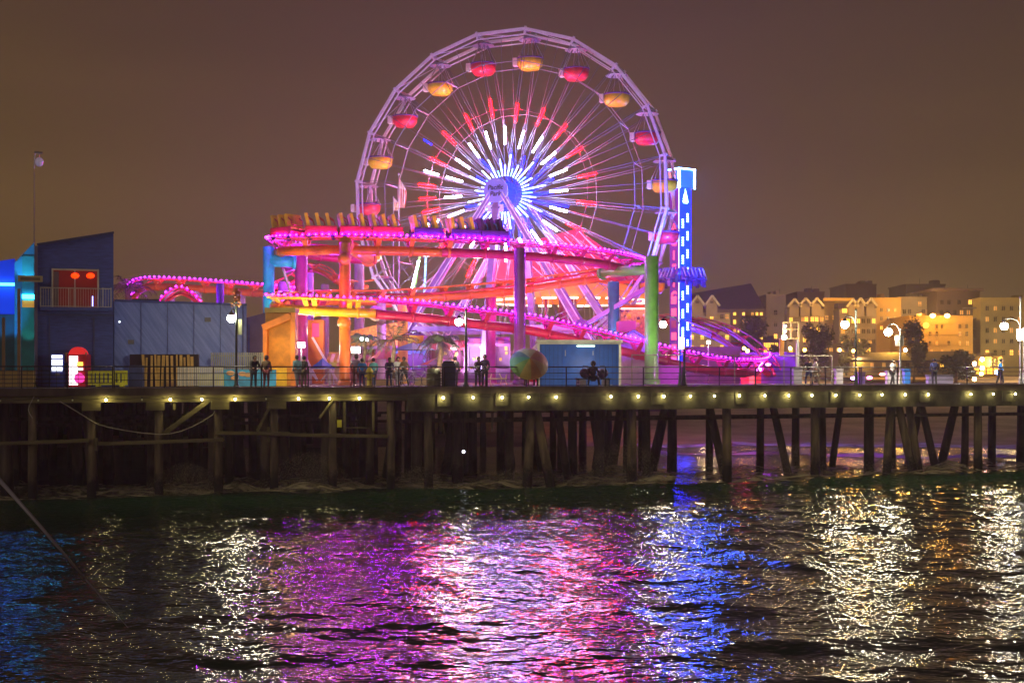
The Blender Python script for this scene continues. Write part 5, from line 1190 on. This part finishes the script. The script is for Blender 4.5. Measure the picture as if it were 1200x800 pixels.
# bench, bags and pale towels with the seated person
t = thing('bench', 'low dark bench under the hooded person before the blue kiosk', 'bench', (X(695, fy(695)+1.0), fy(695)+1.05, DECK), PANG)
mb = MB(); mb.box((0, 0, .44), (1.9, .42, .06)); mb.build('seat', DARKW, t, world=False)
for xx in (-.85, .85): mb = MB(); mb.box((xx, 0, .2), (.08, .4, .41)); mb.build('leg', BLKM, t, world=False)
for px, l in ((686, 'dark bulging bag on the bench left of the hooded person'), (706, 'dark bulging bag on the bench right of the hooded person')):
    Y = fy(px)+1.0; t = thing('bag', l, 'bag', (X(px, Y), Y, DECK+.47)); mb = MB(); mb.ball((0, 0, .26), .3, 12, (1.05, .7, .9)); mb.build('bag_body', mat('bag_cloth', (.10, .06, .12), .8, 0, .6, 7, .8), t, world=False)
    mb = MB(); mb.tube([(-.15, 0, .48), (-.1, 0, .66), (.1, 0, .66), (.15, 0, .48)], .02, 6); mb.build('handle', BLKM, t, world=False)
    mb = MB(); mb.box((X(px+(-3 if px < 695 else 3), Y-.4), Y-.4, DECK+.2), (.36, .3, .38)); tag(mb.build('white_box', mat('white_box', (.6, .58, .6), .6), bevel=.03), 'small white box on the deck below the %s bag' % ('left' if px < 695 else 'right'), 'box')
# hydrant, bins, bollards and small things by the railing
Y = fy(433)+.9; t = thing('fire_hydrant', 'yellow fire hydrant beside the blue shirted person', 'hydrant', (X(433, Y), Y, DECK))
mb = MB(); mb.lathe([(.2, 0), (.2, .08), (.14, .12), (.13, .75), (.19, .78), (.19, .84), (.13, .95), (.05, 1.03), (0, 1.08)], n=14); mb.build('body', mat('hydrant_yellow', (.7, .55, .03), .45), t, world=False)
for s in (-1, 1): mb = MB(); mb.tube([(0, 0, .6), (s*.24, 0, .6)], .07, 10); mb.build('outlet_cap', mat('hydrant_yellow', (.7, .55, .03), .45), t, world=False)
Y = fy(526)+.7; t = thing('litter_bin', 'tall navy litter bin beside the black lamp post', 'bin', (X(526, Y), Y, DECK)); mb = MB(); mb.box((0, 0, .62), (.72, .6, 1.24)); mb.build('body', mat('bin_navy', (.03, .03, .10), .5), t, world=False, bevel=.03)
mb = MB(); mb.lathe([(.42, 1.24), (.36, 1.36), (0, 1.44)], n=4, smooth=False, a0=R(45), a1=R(405)); mb.build('lid', BLKM, t, world=False)
Y = fy(508)+1.0; t = thing('metal_drum', 'olive ribbed metal drum left of the litter bin', 'drum', (X(508, Y), Y, DECK)); mb = MB(); mb.lathe([(.36, 0), (.36, .3), (.38, .33), (.36, .36), (.36, .65), (.38, .68), (.36, .71), (.36, 1.0), (0, 1.0)], n=18); mb.build('barrel', mat('drum_olive', (.22, .22, .14), .5, .3), t, world=False)
t = thing('louvre_screen', 'white louvred screen between the drum and the litter bin', 'screen', (X(520, fy(520)+1.6), fy(520)+1.6, DECK)); mb = MB()
for i in range(7): bx(mb, 511, 533, 432+i*3, 433.3+i*3, fy(520)+1.6, .05)
mb.build('slats', STEELW, t)
t = thing('planter', 'long brown planter under the small palm', 'planter', (X(441, 76), 76, DECK)); mb = MB(); bx(mb, 428, 462, 444, 452, 76, .9); mb.build('box', mat('planter_brown', (.3, .18, .10), .7), t)
t = thing('planter', 'tan planter left of the metal drum', 'planter', (X(494, 75), 75, DECK)); mb = MB(); bx(mb, 486, 503, 442, 452, 75, .9); mb.build('box', mat('planter_tan', (.4, .28, .15), .7), t)
# wire bench lit golden
t = thing('wire_bench', 'gold lit wire bench between the couple and the umbrella', 'bench', (X(583, 72), 72, DECK)); GW = mat('gold_wire', (.7, .55, .3), .4, .3)
mb = MB()
for px in (572, 590): mb.tube(spline([W(px-5, 437, 71.8), W(px-2, 443, 71.9), W(px+2, 444, 72), W(px+4, 438, 72.2)], .1), .03, 6); mb.beam(W(px-2, 443, 72), W(px-4, 452, 72), .03); mb.beam(W(px+2, 443, 72), W(px+4, 452, 72), .03)
mb.beam(W(569, 443.5, 72), W(594, 443.5, 72), .05); mb.build('frame', GW, t)
# bicycles left of middle
def bicycle(px, Y, label):
    t = thing('bicycle', label, 'bicycle', (X(px, Y), Y, DECK), 0, 'bicycles parked on the pier')
    for s in (-.5, .5):
        mb = MB(); mb.tube([(s+.33*math.cos(a*math.pi/12), 0, .34+.33*math.sin(a*math.pi/12)) for a in range(25)], .018, 5, caps=False); mb.build('wheel', BLKM, t, world=False)
    mb = MB(); P = dict(r=(-.5, 0, .34), b=(-.05, 0, .32), s=(-.18, 0, .85), h=(.36, 0, .82), f=(.5, 0, .34))
    for a, b in ('rb', 'rs', 'bs', 'sh', 'bh', 'hf'): mb.tube([P[a], P[b]], .02, 6)
    mb.build('frame', GREYM, t, world=False); mb = MB(); mb.box((-.2, 0, .92), (.25, .12, .05)); mb.build('saddle', BLKM, t, world=False)
    mb = MB(); mb.tube([(.36, 0, .82), (.34, 0, 1.0), (.34, -.28, 1.02)], .015, 6); mb.tube([(.34, 0, 1.0), (.34, .28, 1.02)], .015, 6); mb.build('handlebar', BLKM, t, world=False); return t
bicycle(476, fy(476)+2.4, 'bicycle parked before the violet booth, left one'); bicycle(490, fy(490)+3, 'bicycle parked right beside the tan planter')
# things behind the right railing
for a, b, y0, y1, bk, c, nm, lb in ((1060, 1067, 432, 450, 3, (.03, .2, .8), 'blue_bin', 'bright blue bin behind the right railing'), (1088, 1117, 439, 450, 3.4, (.4, .35, .6), 'lilac_box', 'wide lilac box behind the right railing'),
                                    (980, 988, 432, 450, 3, (.5, .45, .55), 'white_cabinet', 'pale cabinet left of the black lamp post'), (1040, 1052, 434, 450, 3.6, (.5, .48, .55), 'white_cart', 'white cart behind the pale lamp post'),
                                    (930, 940, 430, 450, 4, (.3, .28, .35), 'grey_cabinet', 'grey cabinet beside the yellow frame post'), (1008, 1014, 436, 450, 2.5, (.1, .05, .25), 'dark_crate', 'dark violet crate right of the black lamp post')):
    Y = fy((a+b)/2)+bk; t = thing(nm, lb, nm.split('_')[-1], (X((a+b)/2, Y), Y, DECK)); mb = MB(); bx(mb, a, b, y0+2, y1, Y, .5); mb.build('body', mat('paint_'+nm, c, .5), t, bevel=.02)
    mb = MB(); bx(mb, a-.4, b+.4, y0, y0+1.9, Y-.05, .62); mb.build('lid', mat('lid_'+nm, tuple(k*.6 for k in c), .5), t)
for px, py, c, lb in ((1019, 442.5, (1, .1, .5), 'pink tail light low behind the right railing'), (1034, 438.5, (1, .15, .1), 'small red lamp left of the pale lamp post'), (1000, 443, (.5, .2, 1), 'violet lamp at the foot of the black lamp post'), (900, 427, (1, .1, .6), 'pink lamp at the end of the coaster arm')):
    mb = MB(); mb.ball(W(px, py, fy(px)+6 if px != 900 else 93), .11, 8, (1.6, 1, .8)); tag(mb.build('small_lamp', glow('small_lamp_%d' % px, c, 30)), lb, 'lamp')
t = thing('lifeguard_frame', 'yellow lit open frame cabin on a pale post', 'cabin', (X(935, 82), 82, DECK)); LF = mat('frame_amber', (.75, .55, .2), .5); Y = 82
mb = MB()
for px in (918, 927, 936): bx(mb, px-.8, px+.8, 378, 397, Y, .1); bx(mb, px-.8, px+.8, 378, 397, Y+1, .1)
for y in (377, 385, 396): bx(mb, 917, 937, y, y+1.4, Y-.01, 1.12) if y == 396 else (bx(mb, 917, 937, y, y+1.4, Y-.01, .08), bx(mb, 917, 937, y, y+1.4, Y+1.02, .08))
mb.build('cage', LF, t); mb = MB(); bx(mb, 933.5, 936.5, 397.5, 452, Y+.5, .18); mb.build('post', mat('post_pale', (.6, .6, .55), .5), t)
mb = MB(); mb.ball(W(919, 395, Y-.2), .17, 8); mb.ball(W(920, 382, Y-.2), .09, 8); mb.ball(W(920, 388, Y-.2), .09, 8); mb.build('lamps', glow('cabin_lamps', (1, .8, .95), 14), t)
light('POINT', W(927, 390, Y+.5), 40, (1, .7, .25), .1, name='cabin_light')
mb = MB(); bx(mb, 914, 919, 397, 416, 84, .3); tag(mb.build('orange_post_sign', mat('orange_sign', (.8, .35, .05), .5)), 'orange upright board left of the yellow frame cabin', 'sign')

# ------------------------------------------------------------------ palms
LEAF = mat('palm_leaf', (.06, .11, .03), .55, 0, .4, 4); LEAFP = mat('palm_leaf_dry', (.12, .11, .05), .6, 0, .4, 4); BARK = mat('palm_bark', (.14, .09, .06), .85, 0, .5, 6, .6)
def palm(px, Y, ytop, r, label, nf=22, m=LEAF, trunkr=.14, droop=1.0, seed=1, z0=DECK):
    g = random.Random(seed); t = thing('palm_tree', label, 'palm tree', (X(px, Y), Y, z0)); H = Z(ytop, Y)-z0
    mb = MB(); n = 10; mb.tube([(0+.05*math.sin(i), 0, H*i/n) for i in range(n+1)], [trunkr*(1.3-.4*i/n)*(1.08 if i % 2 else 1) for i in range(n+1)], 10); mb.build('trunk', BARK, t, world=False)
    mb = MB()
    for k in range(nf):
        a = k*2.399; el = g.uniform(-.25, 1.35); L = r*g.uniform(.75, 1.1); P = []
        for i in range(9):
            f = i/8; rr = L*math.cos(el)*f+L*.12*math.sin(f*3); zz = H+L*math.sin(el)*f-droop*L*.75*f*f; P.append(Vector((rr*math.cos(a), rr*math.sin(a), zz)))
        mb.tube(P, [.03*(1-.8*i/8) for i in range(9)], 4)
        for i in range(1, 8):
            for q in (0, .5):
                p = P[i].lerp(P[i+1], q); d = (P[i+1]-P[i]).normalized(); sd = d.cross(Vector((0, 0, 1)))
                if sd.length < .05: sd = Vector((1, 0, 0))
                sd.normalize(); ll = L*.26*(1-.55*i/8)
                for s in (-1, 1):
                    tip = p+sd*s*ll+d*ll*.6-Vector((0, 0, ll*g.uniform(.25, .7))); mb.add([p-d*.035, p+d*.035, tip], [(0, 1, 2)])
    mb.build('crown', m, t, world=False)
    if z0 == DECK and Y < 100: light('SPOT', (X(px, Y)-.4, Y-2.2, DECK+.4), 500, (.75, 1, .55), .1, (X(px, Y), Y, DECK+H), 60, name='palm_fill')  # added greenish spot without a fixture, brightens the fronds
    return t
palm(427, 82, 396, 1.5, 'small grey green palm lit from above behind the blue shirt', 20, mat('palm_leaf_teal', (.10, .2, .13), .5, 0, .4, 4), .1, 1.1, 3)
palm(461, 80, 398, 1.9, 'tall feathery upright palm in the middle of the booths', 18, LEAFP, .12, .5, 5)
palm(516, 80, 400, 1.9, 'dark drooping palm left of the pier lamp', 26, mat('palm_leaf_dark', (.05, .09, .035), .6, 0, .4, 4), .15, 1.2, 7)
palm(150, 108, 338, 3.0, 'shaggy palm leaning out above the slate building', 26, LEAFP, .25, .9, 9)
mb = MB(); mb.ball(W(424, 397, 80.5), .12, 8); mb.ball(W(430, 398, 80.5), .10, 8); tag(mb.build('globe_lights', glow('pale_globe', (.8, .95, 1), 5)), 'pair of small pale lights in front of the small palm', 'lamp')

# ------------------------------------------------------------------ trees of the town
def tree(px, Y, ytop, wd, label, m, z0=5.2, seed=1, n=2600, leaf=.55, trunk=True, ybot=None):
    g = random.Random(seed); u = Y/F; H = Z(ytop, Y)-z0; t = thing('leafy_tree', label, 'tree', (X(px, Y), Y, z0)); rw = wd*u/2; rh = H*.44; cz = H-rh
    mb = MB(); mb.tube([(0, 0, 0), (.1, 0, H*.3), (0, 0, H*.6)], [rw*.09, rw*.07, rw*.04], 8)
    for k in range(6): a = k*1.05; mb.tube([(0, 0, H*.35), (rw*.5*math.cos(a), rw*.5*math.sin(a), H*.6+g.uniform(0, H*.15))], [rw*.04, rw*.015], 5)
    mb.build('trunk', BARK, t, world=False)
    mb = MB(); lobes = [(Vector((g.uniform(-.62, .62)*rw, g.uniform(-.5, .5)*rw, cz+g.uniform(-.7, .72)*rh)), g.uniform(.28, .5)) for _ in range(16)]
    for i in range(n):
        c, s = g.choice(lobes); d = Vector((g.gauss(0, 1), g.gauss(0, 1), g.gauss(0, 1))).normalized()*(g.random()**.4)
        p = c+Vector((d.x*rw*s, d.y*rw*s, d.z*rh*s)); sz = leaf*g.uniform(.5, 1.2)
        e1 = Vector((g.gauss(0, 1), g.gauss(0, 1), g.gauss(0, .6))).normalized(); e2 = e1.cross(Vector((g.gauss(0, 1), g.gauss(0, 1), g.gauss(0, 1)))).normalized()
        mb.add([p-e1*sz/2, p+e2*sz*.3, p+e1*sz/2, p-e2*sz*.3], [(0, 1, 2, 3)])
    mb.build('crown', m, t, world=False); return t
TL = mat('tree_leaf_night', (.035, .05, .025), .7, 0, .5, .5); TL2 = mat('tree_leaf_olive', (.05, .05, .02), .7, 0, .5, .5)
tree(880, 215, 368, 46, 'dark bushy tree in front of the gabled hotel roof', TL, 4.2, 2)
tree(862, 208, 400, 30, 'low dark tree left of the bushy one beneath the hotel', TL, 3.8, 12)
tree(956, 212, 378, 44, 'wide dark tree between the yellow cabin frame and the black lamp post', TL, 4.2, 3, 3000)
tree(1071, 214, 372, 32, 'dark tree in front of the tall orange-lit hotel', TL2, 4.2, 4)
tree(1000, 222, 392, 34, 'dim olive tree behind the globe lamp', TL2, 4.6, 5)
tree(1120, 210, 410, 50, 'low dark hedge-like tree before the shops', TL, 4.0, 6)
tree(912, 205, 404, 30, 'small dark tree behind the magenta coaster arm', TL, 4.0, 8)

# ------------------------------------------------------------------ town buildings
WLIT = glow('window_lit_amber', (1, .50, .06), 2.2); WDIM = glow('window_lit_dim', (1, .5, .1), .5); WDRK = mat('window_dark', (.015, .013, .015), .25)
def fac(name, c, e=0): return mat(name, c, .8, 0, .18, .25, .1)
wg = random.Random(21)
def town(label, px0, px1, yt, Y, depth, wall, rows=(), name='hotel_building', yb=441, roof=None, ww=3.6, wh=5.2, lit=.34, group=None, flat=True):
    t = thing(name, label, 'building', (X((px0+px1)/2, Y), Y, Z(yb, Y)), 0, group)
    mb = MB(); bx(mb, px0, px1, yt, yb+1, Y, depth); mb.build('walls', wall, t)
    if flat: mb = MB(); bx(mb, px0-.6, px1+.6, yt-1.4, yt-.01, Y-.4, depth+.6); mb.build('parapet', roof or wall, t)
    if yb-yt > 30:
        mb = MB(); y = yt+8
        while y < yb-8: bx(mb, px0-.15, px1+.15, y, y+.7, Y-.22, .2); y += 11+(px0 % 3)
        mb.build('floor_ledges', wall, t)
    for k in range(wg.randint(1, 3) if flat else 0):
        x = wg.uniform(px0+3, px1-8); mb = MB(); bx(mb, x, x+wg.uniform(3, 7), yt-1.4-wg.uniform(2, 4.5), yt-1.45, Y+3, 3); mb.build('roof_unit', wall, t)
    if wg.random() < .6: x = wg.uniform(px0+3, px1-3); mb = MB(); bx(mb, x, x+.35, yt-8, yt-1.4, Y+4, .1); mb.build('antenna', BLKM, t)
    for y, xs in rows:
        for x in xs:
            if isinstance(x, tuple): x, st = x
            else: st = 'L' if wg.random() < lit else ('M' if wg.random() < .3 else 'D')
            m = {'L': WLIT, 'M': WDIM, 'D': WDRK}[st]
            mb = MB(); bx(mb, x-ww/2, x+ww/2, y-wh/2, y+wh/2, Y-.12, .1); w_ = mb.build('window', m, t)
            mb = MB(); bx(mb, x-.2, x+.2, y-wh/2, y+wh/2, Y-.2, .06); bx(mb, x-ww/2-.3, x+ww/2+.3, y+wh/2, y+wh/2+.5, Y-.35, .3); mb.build('sill', wall, w_)
    return t
def gables(t, L, Y, wall, roofm, w=11, h=9):
    for px, yb in L:
        u = Y/F; x = X(px, Y); zb = Z(yb, Y)
        mb = MB(); mb.prism([(x-w*u/2, zb), (x, zb+h*u), (x+w*u/2, zb), (x+w*u/2, zb-14*u), (x-w*u/2, zb-14*u)], Y-1.2, Y+2); g_ = mb.build('gable', wall, t)
        mb = MB(); mb.beam((x-w*u/2-.4, Y-1.5, zb-.3), (x, Y-1.5, zb+h*u+.2), .6, .35); mb.beam((x, Y-1.5, zb+h*u+.2), (x+w*u/2+.4, Y-1.5, zb-.3), .6, .35); mb.build('bargeboard', mat('gable_white', (.6, .55, .45), .7), g_)
        mb = MB(); mb.box((x, Y-1.24, zb+h*u*.3), (w*u*.3, .1, h*u*.3)); mb.build('vent', roofm, g_)
rg = lambda a, b, s: [a+i*s for i in range(int((b-a)/s)+1)]
RFD = mat('roof_dark_violet', (.07, .05, .065), .8); BEI = fac('facade_beige', (.32, .26, .17)); PAL = fac('facade_pale', (.26, .22, .18)); ORW = fac('facade_orange', (.45, .27, .06)); BRN = fac('facade_brown', (.09, .06, .05)); GRYW = fac('facade_grey', (.17, .14, .13)); OLV = fac('facade_olive', (.33, .26, .09))
YT = 240
A = town('gabled cream hotel with long dark pitched roof right of the drop tower', 803, 856, 362, YT, 16, BEI, [(371, [811, (834, 'L'), (846, 'D'), (852, 'M')]), (383, [811, (834, 'D'), 846, 852]), (395, [811, 823, 846, 852]), (407, [811, 823, 846, 852]), (420, [811, 823, (846, 'L'), 852])], flat=False)
gables(A, [(816, 357), (833, 357)], YT, BEI, RFD, 13, 9)
mb = MB(); u = YT/F; mb.add([W(790, 362, YT-.5), W(897, 362, YT-.5), W(880, 332, YT+14), W(803, 345, YT+14), W(790, 366, YT-.5), W(897, 366, YT-.5), W(897, 362, YT+20), W(790, 362, YT+20)], [(0, 1, 2, 3), (4, 5, 1, 0), (1, 6, 2), (3, 2, 6, 7), (0, 3, 7)]); mb.build('roof', RFD, A)
mb = MB(); bx(mb, 857, 897, 366, 442, YT+1, 14); wing = mb.build('wing', BRN, A)
for y in (367, 377, 387, 397, 409):
    for x in rg(861, 895, 5.2):
        if wg.random() < .75: mb = MB(); bx(mb, x-1.5, x+1.5, y-2.4, y+2.4, YT+.85, .1); mb.build('window', WLIT if wg.random() < .62 else WDIM, A)
for y in (372, 382, 392): mb = MB(); bx(mb, 872, 897, y, y+1, YT+.0, .9); mb.build('balcony_slab', GRYW, A)
town('plain dim plaster block between two gabled hotels', 898, 921, 346, YT+4, 14, PAL, [(366, [(909, 'D')]), (380, [(909, 'D')]), (394, [909]), (406, [909])], 'plaster_building')
B = town('hotel with three small gables and amber windows below', 922, 966, 362, YT+2, 14, PAL, [(363, [(929, 'D'), (942, 'D'), (955, 'D')]), (374, [(927, 'L'), (941, 'M'), (945, 'L'), (952, 'L'), (957, 'L'), (963, 'M')]), (386, rg(927, 962, 8)), (398, rg(927, 962, 8)), (410, rg(927, 962, 8))], flat=False)
gables(B, [(929, 358), (942, 357), (955, 357)], YT+2, PAL, RFD, 11, 6)
town('dark boxy block rising behind the three small gables', 934, 966, 343, YT+18, 12, BRN, name='dark_block')
D_ = town('low block with a long orange lit eave strip', 966, 1004, 353, YT+8, 12, OLV, [(372, [(969, 'M'), (978, 'L'), (1003-20, 'L')]), (384, rg(970, 1000, 7))], 'lit_eave_building')
mb = MB(); bx(mb, 966, 1001, 349, 352.2, YT+7, .8); mb.build('eave_light', glow('eave_amber', (1, .42, .02), .55), D_)
E = town('gabled hotel with bright amber attic windows', 984, 1027, 362, YT+3, 12, PAL, [(364, [(989, 'L'), (993, 'L'), (1005, 'L'), (1016, 'L'), (1020, 'L')]), (376, rg(988, 1024, 6)), (388, rg(988, 1024, 6)), (400, rg(988, 1024, 6)), (410, [(983, 'L'), (1003, 'L'), (1014, 'L'), (1018, 'L')])], flat=False)
gables(E, [(997, 358), (1006, 357), (1018, 357)], YT+3, PAL, RFD, 9, 6); mb = MB(); bx(mb, 982, 1028, 355, 361, YT+5, 8); mb.build('roof', RFD, E)
town('dark square tower block on the skyline right of the eave lights', 991, 1027, 334, YT+40, 14, BRN, name='dark_block')
town('orange washed hotel wall behind the gables', 1020, 1056, 350, YT+8, 14, ORW, [(y, [1033, 1041, 1049]) for y in (363, 373, 384)], lit=.05, ww=2.6, wh=4)
town('beige stepped hotel block left of the tall brown one', 1052, 1098, 349, YT+12, 14, BEI, [(356, [(1078, 'M')]), (365, [1060, 1066, 1082, 1088]), (380, [(1070, 'M'), (1082, 'M')])], lit=.1)
town('flat dark penthouse on top of the stepped hotel', 1062, 1108, 334, YT+22, 12, BRN, name='penthouse_block', lit=0)
G_ = town('tall brown building with wide overhanging roof and balconies', 1098, 1148, 342, YT+6, 14, BRN, [(354, [(1104, 'D'), (1112, 'D'), (1124, 'D'), (1137, 'L'), (1146, 'M')]), (366, rg(1103, 1146, 8)), (378, rg(1140, 1147, 6)), (392, rg(1140, 1147, 6))], 'tower_building', lit=.06)
mb = MB(); bx(mb, 1094, 1153, 337.5, 340.5, YT+4, 18); mb.build('overhanging_roof', BRN, G_)
for y in (360, 372, 384, 396): mb = MB(); bx(mb, 1132, 1150, y, y+1.3, YT+4, 2); mb.build('balcony_slab', GRYW, G_)
Hh = town('orange floodlit terrace building below the tall brown one', 1066, 1140, 371, YT-4, 14, ORW, [(382, [(1098, 'D'), (1104, 'D'), (1125, 'D'), (1133, 'D')]), (391, [(1090, 'D'), (1098, 'D'), (1125, 'M'), (1133, 'D')]), (402, [1080, (1090, 'D'), (1098, 'M'), 1112, 1125, 1134]), (412, [1080, 1092, 1104, 1116, 1128])], lit=.05, ww=2.6, wh=5)
for px in (1093, 1110): mb = MB(); mb.ball(W(px, 370, YT-5), .42, 8, (1.3, 1, 1)); mb.build('wall_lamp', glow('wall_lamp_glow', (1, .55, .2), 9), Hh); light('POINT', W(px, 372, YT-6.5), 700, (1, .48, .08), .3, name='wall_light')
mb = MB(); mb.lathe([(0, -.1), (.55, -.1), (.55, .1), (0, .1)], W(1085, 381, YT-4.2), 14, M=Mh, smooth=False); mb.build('round_window', WLIT, Hh)
town('pale yellowish apartment block at the right edge', 1149, 1230, 350, YT+2, 16, OLV, [(y, rg(1157, 1222, 9.5)) for y in (361, 374, 387, 400, 413)], 'apartment_building', lit=.05, ww=3.4, wh=5.6)
C_ = town('low shop row with dark roof and amber shopfronts', 1000, 1139, 421, YT-22, 10, OLV, [(428, [(1022, 'M'), (1036, 'M'), (1050, 'M'), (1064, 'D'), (1072, 'D'), (1080, 'M'), (1098, 'L'), (1104, 'L'), (1112, 'L'), (1124, 'D')])], 'shop_row', lit=.3, ww=3.4, wh=6, flat=False)
mb = MB(); u = (YT-22)/F; mb.add([W(996, 422, YT-24), W(1143, 422, YT-24), W(1130, 411, YT-17), W(1010, 413, YT-17), W(996, 424, YT-24), W(1143, 424, YT-24)], [(0, 1, 2, 3), (4, 5, 1, 0)]); mb.build('roof', RFD, C_)
town('row of lit cafe fronts under a dark canopy beside the orange tree lights', 966, 1026, 404, YT-14, 8, BRN, [(410, [(968, 'M'), (974, 'M'), (983, 'L'), (989, 'L'), (1000, 'L'), (1004, 'M'), (1014, 'L'), (1018, 'L')])], 'cafe_front', ww=4, wh=5)
town('glowing glazed pavilion below the dark bushy tree', 893, 914, 399, YT-26, 7, BRN, [(408, [(897, 'L'), (901, 'L'), (905, 'L'), (910, 'L')])], 'glazed_pavilion', ww=3.4, wh=13)
S_ = town('brightly lit orange shop front at the right before the pale block', 1139, 1175, 418, YT-28, 8, OLV, [(434, [(1144, 'L'), (1152, 'L'), (1160, 'L'), (1168, 'L')]), (424, [(1150, 'L'), (1166, 'D')])], 'lit_shop', ww=6, wh=8)
for px, py, c in ((1151, 421, (1, .45, .4)), (1142, 426, (1, .5, .2)), (1142, 444, (1, .7, .1)), (1150, 438, (1, .6, .1)), (1168, 436, (.1, .3, 1)), (1151, 431, (.3, .4, 1)), (1000, 411, (1, .3, .05)), (984, 410, (1, .25, .1)), (872, 408, (1, .45, .05)), (876, 411, (1, .5, .1)), (943, 410, (1, .4, .05)), (926, 408, (1, .5, .15)), (1061, 410, (1, .9, .6))):
    mb = MB(); mb.ball(W(px, py, 203), .32 if px > 1100 else .26, 7); tag(mb.build('street_light', glow('street_%d' % px, c, 60)), {1151: 'reddish' if py < 425 else 'blue violet', 1142: 'orange' if py < 430 else 'yellow'}.get(px, 'far')+' street light in the town, %s' % {1151: 'above the lit shop front' if py < 425 else 'inside the lit shop front', 1142: 'at the left top of the lit shop' if py < 430 else 'at the left foot of the lit shop', 1150: 'low in the middle of the lit shop', 1168: 'blue, right of the lit shop', 1000: 'orange, beneath the globe lamp', 984: 'red orange, in the cafe front', 872: 'amber, at the coaster arm end', 876: 'yellow, beneath the dark bushy tree', 943: 'orange, below the yellow cabin frame', 926: 'yellow, left of the cabin frame', 1061: 'white, beneath the dark tree'}[px], 'street light', 'far street lights of the town')
for px, py, Y, e, c in ((830, 425, 222, 1400, (1, .68, .3)), (925, 420, 222, 1100, (1, .62, .25)), (1005, 420, 218, 1500, (1, .60, .18)), (1045, 395, 226, 2200, (1, .5, .06)), (1105, 425, 222, 3200, (1, .5, .06)), (1165, 425, 212, 3600, (1, .62, .16)), (985, 350, 236, 700, (1, .45, .05)), (1075, 362, 240, 1500, (1, .6, .2)), (1190, 400, 226, 1500, (1, .7, .3))):
    light('POINT', W(px, py, Y), e*3.3, c, .6, name='sodium_light')

# ------------------------------------------------------------------ fishing rod in the foreground
t = thing('fishing_rod', 'thin grey fishing rod slanting over the water at the lower left', 'fishing rod', tuple(W(-6, 556, 6.0)))
a, b, c = W(-6, 556, 6.0), W(100, 678, 6.0), W(150, 735, 6.2)
mb = MB(); mb.tube([a, a.lerp(b, .5)+Vector((0, 0, .004)), b], [.010, .008, .005], 8); mb.build('blank', mat('rod_grey', (.28, .25, .33), .4), t)
mb = MB(); mb.tube([b, c], [.004, .001], 6); mb.build('tip', mat('rod_tip', (.2, .18, .24), .5), t)

# ------------------------------------------------------------------ sea haze over the whole place
mb = MB(); mb.box((0, 325, 31), (1240, 800, 66.4))
hm = bpy.data.materials.new('haze_air'); hm.use_nodes = True; n = hm.node_tree; n.nodes.remove(n.nodes['Principled BSDF'])
v = n.nodes.new('ShaderNodeVolumePrincipled'); v.inputs['Density'].default_value = .0011; v.inputs['Color'].default_value = (.95, .87, .74, 1); v.inputs['Anisotropy'].default_value = .3
n.links.new(v.outputs[0], n.nodes['Material Output'].inputs['Volume'])
tag(mb.build('haze', hm), 'thin evening sea haze hanging over the whole scene', 'haze', kind='stuff')
